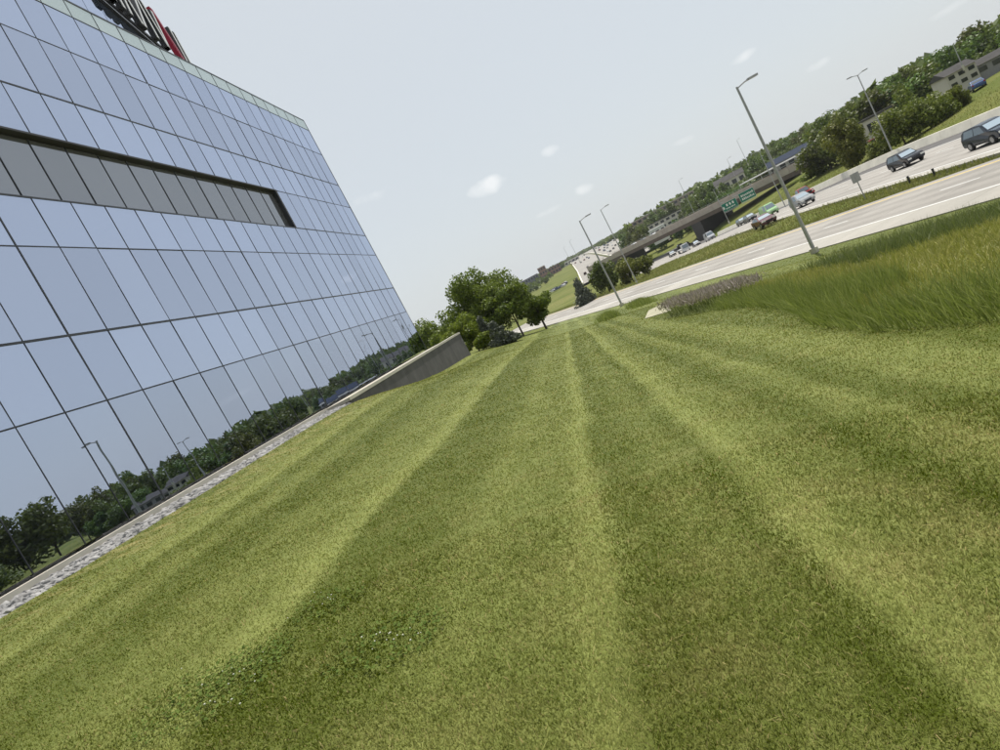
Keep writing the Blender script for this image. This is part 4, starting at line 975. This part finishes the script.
# ------------------------------------------------------------------ lamp posts
def lamp(x, y, z, h, arms, label, r=.10, ang=None):
    t = empty('street_lamp', (x, y, z), label, 'lamp post', 'tall grey highway lamp posts')
    MB().tube([(0, 0, .0), (0, 0, h*.5), (0, 0, h)], [r, r*.8, r*.55], 8).build('pole', M_GALV, t, world=False)
    MB().tube([(0, 0, -.6), (0, 0, .35)], r*2.2, 8).build('footing', M_CREAM, t, world=False)
    for a_ in arms:
        dx, dy = math.cos(a_), math.sin(a_)
        MB().tube([(0, 0, h-.1), (dx*.6, dy*.6, h+.06), (dx*1.0, dy*1.0, h+.10)], r*.36, 6).build('arm', M_GALV, t, world=False)
        m = MB(); m.beam((dx*.9, dy*.9, h+.12), (dx*1.6, dy*1.6, h+.14), .30, -.07, .06); m.build('lamp_head', M_GALV, t, world=False)
    return t
R_A = math.atan2(RN[1], RN[0])
def lamp_px(bx, by, tx, ty, D, label, arms=(R_A, ), base=None, r=.10):
    pb_, pt_ = at(bx, by, D=D), at(tx, ty, D=D); z = pb_.z if base is None else base
    x, y = pb_.x, pb_.y
    zt = pt_.z*math.hypot(x, y)/math.hypot(pt_.x, pt_.y)
    lamp(x, y, z, zt-z, arms, label, r)
p = at(814, 250, D=50); lamp(p.x, p.y, float(lawn_z(p.x, p.y)), at(735, 88, D=50).z-float(lawn_z(p.x, p.y)), (R_A, ), 'tall lamp post on the verge beyond the grass bed', .13)
p = at(622, 305, D=86); lamp(p.x, p.y, float(lawn_z(p.x, p.y)), at(581, 220, D=86).z-float(lawn_z(p.x, p.y)), (R_A, ), 'lamp post standing in front of the median shrubs', .13)
for s_, lb in ((0.5, 'lamp post beyond the right frame edge, seen mirrored in the glass'), (-39, 'second lamp post beyond the right frame edge, seen mirrored in the glass')):
    x, y = RN*26.8+RD*s_; lamp(x, y, float(lawn_z(x, y)), 11.4, (R_A, ), lb, .13)
lamp_px(894, 155, 859, 74, 112, 'twin-armed lamp post behind the black SUV', (R_A, R_A+math.pi), r=.12)
x, y = azd(3.2, 118); zb = float(ground_z(x, y)); lamp(x, y, zb, 118*math.tan(R_(2.75))-zb, (R_A, ), 'thin lamp post rising behind the median shrubs')
lamp_px(729, 222, 713, 190, 215, 'lamp post left of the green signs')
lamp_px(787, 210, 761, 150, 140, 'lamp post close behind the tallest lamp post', (R_A+math.pi, ))
lamp_px(748, 164, 735, 141, 330, 'thin lamp post on the skyline above the green signs')
lamp_px(963, 67, 951, 45, 150, 'light pole above the pale house roof')

# ------------------------------------------------------------------ overpass with signs
BA = Vector((*azd(.2, 318), 0)); BBp = Vector((*azd(20.6, 207), 0))
bd = (BBp-BA).normalized(); bn_ = Vector((-bd.y, bd.x, 0)); bn_ = bn_ if bn_.y > 0 else -bn_
BR = empty('overpass_bridge', (*(BA+BBp)[:2], 0), 'concrete overpass carrying a road across the highway', 'bridge'); BR.location = ((BA.x+BBp.x)/2, (BA.y+BBp.y)/2, -7.6)
ZBOT = -7.7
def BP(k, off, z): p = BA + (BBp-BA)*k + bn_*off; return (p.x, p.y, z)
MB().beam(BP(0, 7.5, -5.9), BP(1, 7.5, -5.9), 15, 0, .45).build('deck', M_BRIDGE, BR)
for off in (.35, 4, 7.5, 11, 14.6):
    MB().beam(BP(0, off, ZBOT+.5), BP(1, off, ZBOT+.5), .45, 0, -5.902-ZBOT-.5).build('girder', M_GIRDER, BR)
for off in (.2, 14.8):
    for k in range(14):
        MB().beam(BP(k/14+.0006, off, -5.448), BP((k+1)/14-.0006, off, -5.448), .3, 0, 1.25).build('parapet_panel', M_BRIDGE, BR)
for k in range(1, 28):
    MB().beam(BP(k/28-.0006, .2, -4.2), BP(k/28+.0006, .2, -4.2), .12, 0, .75).build('rail_post', M_GALV, BR)
MB().beam(BP(0, .2, -3.52), BP(1, .2, -3.52), .08, 0, .08).build('handrail', M_GALV, BR)
def kaz(az):      # bridge parameter at an azimuth
    best = min(range(2001), key=lambda i: abs(math.degrees(math.atan2((BA+(BBp-BA)*(i/2000)).x, (BA+(BBp-BA)*(i/2000)).y))-az)); return best/2000
for az, w in ((9.05, 5.2), (2.3, 5)):
    k0 = kaz(az); L = (BBp-BA).length
    MB().beam(BP(k0-w/2/L, 7.4, -15.5), BP(k0+w/2/L, 7.4, -15.5), 14.2, 0, 15.5+ZBOT+.52).build('pier', M_PIER, BR)
k0 = kaz(16.9); MB().beam(BP(k0, 7.4, -13), BP(1.03, 7.4, -13), 14.4, 0, 13+ZBOT+.52).build('abutment', M_PIER, BR)
for i, az in enumerate((9.2, 10.65, 17.6)):
    k0 = kaz(az); x, y, z = BP(k0, (.9, 14.2, 14.2)[i], -5.45); D = math.hypot(x, y)
    lamp(x, y, z, D*math.tan(R_((1.85, 1.53, 1.15)[i]))-z, (R_A, ), ('left lamp post standing on the overpass', 'middle lamp post standing on the overpass', 'right lamp post standing on the overpass by the canopy')[i], .09)
SG = empty('overhead_sign', at(739, 208, D=222), 'pair of green overhead highway signs hung on the overpass', 'sign')
for (bl, br, tl) in (((724.5, 213.5), (738.5, 204.2), (721, 206)), ((742, 203.5), (756.5, 195.3), (739.5, 194))):
    a_, b_ = at(*bl, D=222), at(*br, D=222); zz = min(a_.z, b_.z)-.1; h = at(*tl, D=222).z-a_.z
    a_.z = b_.z = (a_.z+b_.z)/2
    pnl = MB().beam(a_, b_, .12, 0, h).build('sign_panel', M_SIGN, SG)
    d = (b_-a_).normalized(); L = (b_-a_).length; nn = Vector((d.y, -d.x, 0)); nn = nn if nn.y < 0 else -nn
    def plate(u0, u1, z0, z1, m=M_WHITE, o=.075):
        p_, q_ = a_+d*L*u0+nn*o, a_+d*L*u1+nn*o
        MB().add([(p_.x, p_.y, a_.z+h*z0), (q_.x, q_.y, a_.z+h*z0), (q_.x, q_.y, a_.z+h*z1), (p_.x, p_.y, a_.z+h*z1)], [(0, 1, 2, 3)]).build('legend', m, pnl)
    for e in ((.0, 1, .0, .025), (0, 1, .975, 1), (0, .012, .03, .97), (.988, 1, .03, .97)): plate(*e)
    if bl[0] < 730:
        for u in (.30, .50, .70): plate(u, u+.11, .52, .82)
        for u in (.22, .33, .42, .55, .64, .75): plate(u, u+.07, .2, .34)
        plate(.05, .15, .3, .62)
    else:
        for r0 in (.55, .2):
            u = .12
            while u < .85:
                w = random.choice((.05, .07, .08)); plate(u, u+w, r0, r0+random.choice((.17, .2, .23))); u += w+.03
    MB().beam(a_+Vector((0, 0, -.25))-nn*.1, b_+Vector((0, 0, -.25))-nn*.1, .5, -.06, .06).build('catwalk', M_GALV, SG)
for px, py in ((726, 206), (740, 200), (754, 193)):
    q = at(px, py, D=222); MB().beam((q.x, q.y+.2, -4.6), (q.x+.3, q.y+8, -4.6), .15, -.1, .1).build('bracket', M_GALV, SG)
# back of a small post sign on the median
p = at(865, 198, D=72); z0 = float(ground_z(p.x, p.y)); PS = empty('road_sign', (p.x, p.y, z0), 'small pale sign on a post seen from behind on the median', 'sign')
MB().tube([(0, 0, -.3), (0, 0, 2.5)], .05, 6).build('post', M_GALV, PS, world=False)
MB().box(-.38, .38, -.02, .02, 1.7, 2.55).build('sign_board', M_GALV, PS, world=False)
def ground_hit(px, py, d0=45, d1=200):
    d = pix_dir(px, py); h = math.hypot(d.x, d.y)
    for D in np.arange(d0, d1, .25):
        p = d*(D/h)
        if p.z < float(ground_z(p.x, p.y)): return p
    return p
for px, py in ((911, 184.5), (936, 177.5)):
    q = ground_hit(px, py); lb = 'dark marker post on the median below the black SUV' if px < 920 else 'second dark marker post on the median, further right'
    mp = empty('marker_post', (q.x, q.y, q.z), lb, 'post'); MB().box(-.07, .07, -.04, .04, -.2, .6).build('post', M_DARKPANEL, mp, world=False); MB().box(-.08, .08, -.05, .05, .601, .72).build('cap', M_RUBBER, mp, world=False)

# ------------------------------------------------------------------ buildings beyond
M_PALE = mat('pale_render', (.50, .47, .42), .85, .1, .3); M_TAN = mat('tan_brick', (.30, .24, .19), .85, .15, .5); M_BRICK = mat('red_brick', (.21, .115, .085), .85, .15, .3); M_ROOFG = mat('grey_roof', (.085, .082, .08), .95, .15, .5, spec=.05); M_WIN = mat('window_dark', (.02, .024, .03), .15, 0, spec=.8); M_METALW = mat('white_metal_roof', (.66, .67, .66), .5, .05); M_BLUEROOF = mat('slate_blue_roof', (.045, .055, .08), .95, .1, spec=.05)
def block(name, label, az, D, w, dep, z0, h, wallm, roofm, rows, cols, yaw=0.0, parapet=.4, cat='building', gable=0.0):
    x, y = azd(az, D); t = empty(name, (x, y, z0), label, cat, None, R_(-az)+yaw)
    MB().box(-w/2, w/2, 0, dep, -3, h).build('wall', wallm, t, world=False)
    if gable:
        MB().add([(-w/2-.3, -.3, h), (w/2+.3, -.3, h), (w/2+.3, dep+.3, h), (-w/2-.3, dep+.3, h), (-w/2-.3, dep/2, h+gable), (w/2+.3, dep/2, h+gable)], [(0, 1, 5, 4), (2, 3, 4, 5), (0, 4, 3), (1, 2, 5)]).build('roof', roofm, t, world=False)
    else: MB().box(-w/2-.2, w/2+.2, -.2, dep+.2, h+.003, h+parapet).build('roof', roofm, t, world=False)
    fh = h/rows; cw = w/cols
    for r in range(rows):
        for c in range(cols):
            xa = -w/2+c*cw+cw*.2
            q = MB().box(xa, xa+cw*.6, -.06, .05, r*fh+fh*.3, r*fh+fh*.78).build('window', M_WIN, t, world=False)
    return t
block('office_block', 'long tan terraced block stretched along the hilltop beyond the overpass', 7.4, 445, 40, 14, -3.0, 8.2, M_TAN, M_PALE, 3, 12)
block('apartment_block', 'pale low block below the tan terraced block', 7.2, 352, 17, 9, -5.5, 4.6, M_PALE, M_ROOFG, 2, 6)
block('apartment_block', 'small white building at the left foot of the hill beyond the overpass', 6.35, 318, 7, 8, -6.6, 3.4, mat('white_wall', (.66, .66, .64), .8, .08), M_METALW, 1, 3)
block('house', 'grey roofed house among trees above the overpass middle', 12.6, 335, 13, 9, -3.2, 4.0, M_PALE, M_ROOFG, 1, 4, gable=2.2)
block('house', 'pale two-storey house with dark roof on the wooded ridge', 27.9, 150, 5.0, 5, -4.1, 2.6, M_PALE, M_ROOFG, 2, 3, gable=1.1, yaw=.5)
block('garage', 'long low grey garage right of the pale house', 30.1, 152, 8, 5, -4.1, 1.7, mat('grey_siding', (.27, .26, .26), .85, .1), M_ROOFG, 1, 4, gable=1.0, yaw=.1)
block('brick_hall', 'grey-glass hall with brick end on the far left horizon', -4.4, 800, 26, 22, .2, 9.0, mat('slate_wall', (.10, .11, .14), .6, .1), M_ROOFG, 2, 8)
block('brick_tower', 'red brick tower block beside the far grey-glass hall', -3.0, 790, 9, 12, .0, 13.5, M_BRICK, M_PALE, 3, 3)
block('brick_wing', 'low red brick wing right of the far tower', -2.1, 795, 14, 14, .0, 8.0, M_BRICK, M_ROOFG, 2, 4)
block('shed', 'low pale roofed sheds on the far slope left of the freeway', -.9, 900, 30, 12, 1.5, 4.5, M_PALE, M_METALW, 1, 6)
block('shed', 'second low brown shed on the far slope by the freeway', -1.6, 960, 26, 12, 3.0, 6.5, M_TAN, M_ROOFG, 1, 6)
block('station_house', 'slate-blue roofed building behind the right end of the overpass', 16.9, 268, 15, 8, -6.0, 3.6, mat('grey_siding', (.27, .26, .26), .85, .1), M_BLUEROOF, 1, 5, gable=1.9)
block('shop', 'pale building partly hidden behind the bank trees', 22.3, 160, 8, 7, -5.6, 3.6, M_PALE, M_ROOFG, 1, 3)
p0, p1 = at(742, 184, D=246), at(806, 152, D=240); zc = (p0.z+p1.z)/2
CN = empty('station_canopy', (p0.x, p0.y, zc-3), 'long white flat canopy on posts behind the overpass', 'canopy')
p0.z = p1.z = zc
MB().beam(p0, p1, 5, 0, .32).build('canopy_roof', M_METALW, CN)
for k in range(5):
    q = p0+(p1-p0)*(.1+.2*k); MB().tube([(q.x, q.y, zc-4), (q.x, q.y, zc)], .1, 6).build('post', M_GALV, CN)
# blue car by the house and red cars by the shop
x, y = azd(28.35, 134); car('sedan', (x, y, gz(x, y)), 1.2, (.03, .07, .20), 'blue car parked in front of the pale house')
x, y = azd(21.9, 152); car('suv', (x, y, gz(x, y)), .6, (.25, .02, .03), 'dark red car parked by the building behind the bank trees')

# ------------------------------------------------------------------ far freeway, parking, woods
def fr(az, D): x, y = azd(az, D); return (x, y, float(ground_z(x, y)))
Ds = list(range(345, 1250, 15))
def edge_az(tab): return [fr(float(np.interp(D, tab[0], tab[1])), D) for D in Ds]
fa = edge_az(([345, 500, 800, 1240], [-.6, -.55, -.7, -.9])); fb = edge_az(([345, 500, 800, 1240], [3.0, 2.0, .9, .1]))
fc = edge_az(([345, 500, 800, 1240], [3.5, 2.35, 1.15, .25])); fd = edge_az(([345, 500, 800, 1240], [7.0, 5.0, 3.4, 2.6]))
FW1 = ribbon('far_freeway_left', fa, fb, M_ROAD, 1.1, 3.0); FW2 = ribbon('far_freeway_right', fc, fd, M_ROAD, 1.1, 3.0)
mb = MB()
fm_ = [tuple((np.array(a_)+np.array(b_))/2) for a_, b_ in zip(fb, fc)]
FB = empty('freeway_barrier', fm_[0], 'thin median barrier of the far freeway', 'barrier')
for k in range(0, len(fm_)-1): MB().beam((*fm_[k][:2], fm_[k][2]+1.0), (*fm_[k+1][:2], fm_[k+1][2]+1.0), .6, 0, .9).build('segment', M_BARRIER, FB)
FB2 = empty('freeway_edge_wall', fa[0], 'pale parapet along the left edge of the far freeway', 'barrier')
for k in range(0, len(fa)-1): MB().beam((*fa[k][:2], fa[k][2]+1.0), (*fa[k+1][:2], fa[k+1][2]+1.0), .6, 0, 1.0).build('segment', M_BARRIER, FB2)
# tiny distant cars
def tiny_mesh(col):
    m = mat('far_car_%.2f_%.2f_%.2f' % col, col, .3, .03); mb = MB()
    mb.hexa([(-2.2, -.9, .25), (2.2, -.9, .25), (2.2, .9, .25), (-2.2, .9, .25)], [(-2.15, -.88, .95), (2.1, -.88, .85), (2.1, .88, .85), (-2.15, .88, .95)])
    mb.hexa([(-1.8, -.84, .93), (1.1, -.84, .93), (1.1, .84, .93), (-1.8, .84, .93)], [(-1.3, -.68, 1.5), (.4, -.68, 1.5), (.4, .68, 1.5), (-1.3, .68, 1.5)])
    return mb.mesh('car', m)
TM = [tiny_mesh(c) for c in ((.03, .03, .035), (.55, .55, .55), (.03, .03, .03), (.18, .19, .2), (.10, .02, .02), (.03, .05, .10), (.6, .6, .58))]
def tiny(x, y, z, hd, label, group): o = link('car', random.choice(TM), None, (x, y, z), (0, 0, hd)); tag(o, label, 'car', group)
for k in range(64):
    i = random.randrange(2, len(Ds)-14); a_, b_ = (np.array(fc[i]), np.array(fd[i])) if k % 4 else (np.array(fa[i]), np.array(fb[i]))
    q = a_+(b_-a_)*random.choice((.15, .32, .5, .68, .85)); tiny(q[0], q[1], q[2]+1.1, 1.57, 'tiny car on the far freeway', 'cars on the far freeway')
for k in range(12):
    q = at(548+random.uniform(0, 18), 294-random.uniform(0, 12), D=430); z = float(ground_z(q.x, q.y)); tiny(q.x, q.y+random.uniform(-25, 35), z+.15, random.uniform(0, 3), 'tiny car parked on the far slope left of the median spruce', 'cars parked on the far slope')
for k, px in enumerate((632, 640, 648)):
    q = BP(kaz(ae_az) if False else kaz(3.6+.8*k), 4.5, -5.44); tiny(*q, math.atan2(bd.y, bd.x), ('leftmost', 'middle', 'rightmost')[k]+' of the three cars crossing the left end of the overpass', 'cars on the overpass')
lamp_px(580, 262, 569, 241, 420, 'distant lamp post left of the far freeway'); lamp_px(572, 264, 566, 246, 520, 'farther thin lamp post left of the far freeway')
# far woods, one mass
cs, rs, nb = [], [], 0
g = np.random.default_rng(5)
def woods(az0, az1, D0, D1, n, el, wid, leafn=70):
    for k in range(n):
        az = g.uniform(az0, az1); D = g.uniform(D0, D1); x, y = azd(az, D); z = float(ground_z(x, y)); h = max(7, min(22, D*math.tan(R_(el+g.uniform(-.15, .12)))-z))
        co, rnd, _ = crown_geo(h, wid*g.uniform(.8, 1.3), int(g.integers(1e6)), leafn, wid*.32, cb=.0, lobes=9, lr=.45)
        cs.append(co+np.array([x, y, z-.5])); rs.append(rnd)
woods(-16, 4.5, 1350, 1900, 240, .55, 20); woods(-9, -1, 840, 1150, 60, .60, 14); woods(2.4, 6, 900, 1300, 60, .5, 16); woods(4, 24, 480, 700, 150, .95, 15); woods(-6.5, -2.2, 600, 790, 16, .1, 9); woods(22, 60, 260, 420, 90, 1.3, 14)
co = np.concatenate(cs); tag(link('far_woods', npmesh('far_woods', co, np.arange(len(co)), 4, L_WOOD, {'rnd': np.concatenate(rs)})), 'hazy woods along the far horizon', 'woods', kind='stuff')

# ------------------------------------------------------------------ summer haze: one closed box of even, thin air round the whole scene
hz = MB().box(-7000, 7000, -4000, 10000, -40, 75)
hm = bpy.data.materials.new('haze_air'); hm.use_nodes = True; hn = hm.node_tree.nodes; hn.clear()
ho = hn.new('ShaderNodeOutputMaterial'); hv_ = hn.new('ShaderNodeVolumePrincipled'); hv_.inputs['Color'].default_value = (.92, .95, 1, 1); hv_.inputs['Density'].default_value = 1.0e-4; hv_.inputs['Anisotropy'].default_value = .2
hm.node_tree.links.new(hv_.outputs[0], ho.inputs['Volume'])
HZ = hz.build('haze', hm); tag(HZ, 'thin pale summer haze over the whole valley', 'haze', kind='stuff')
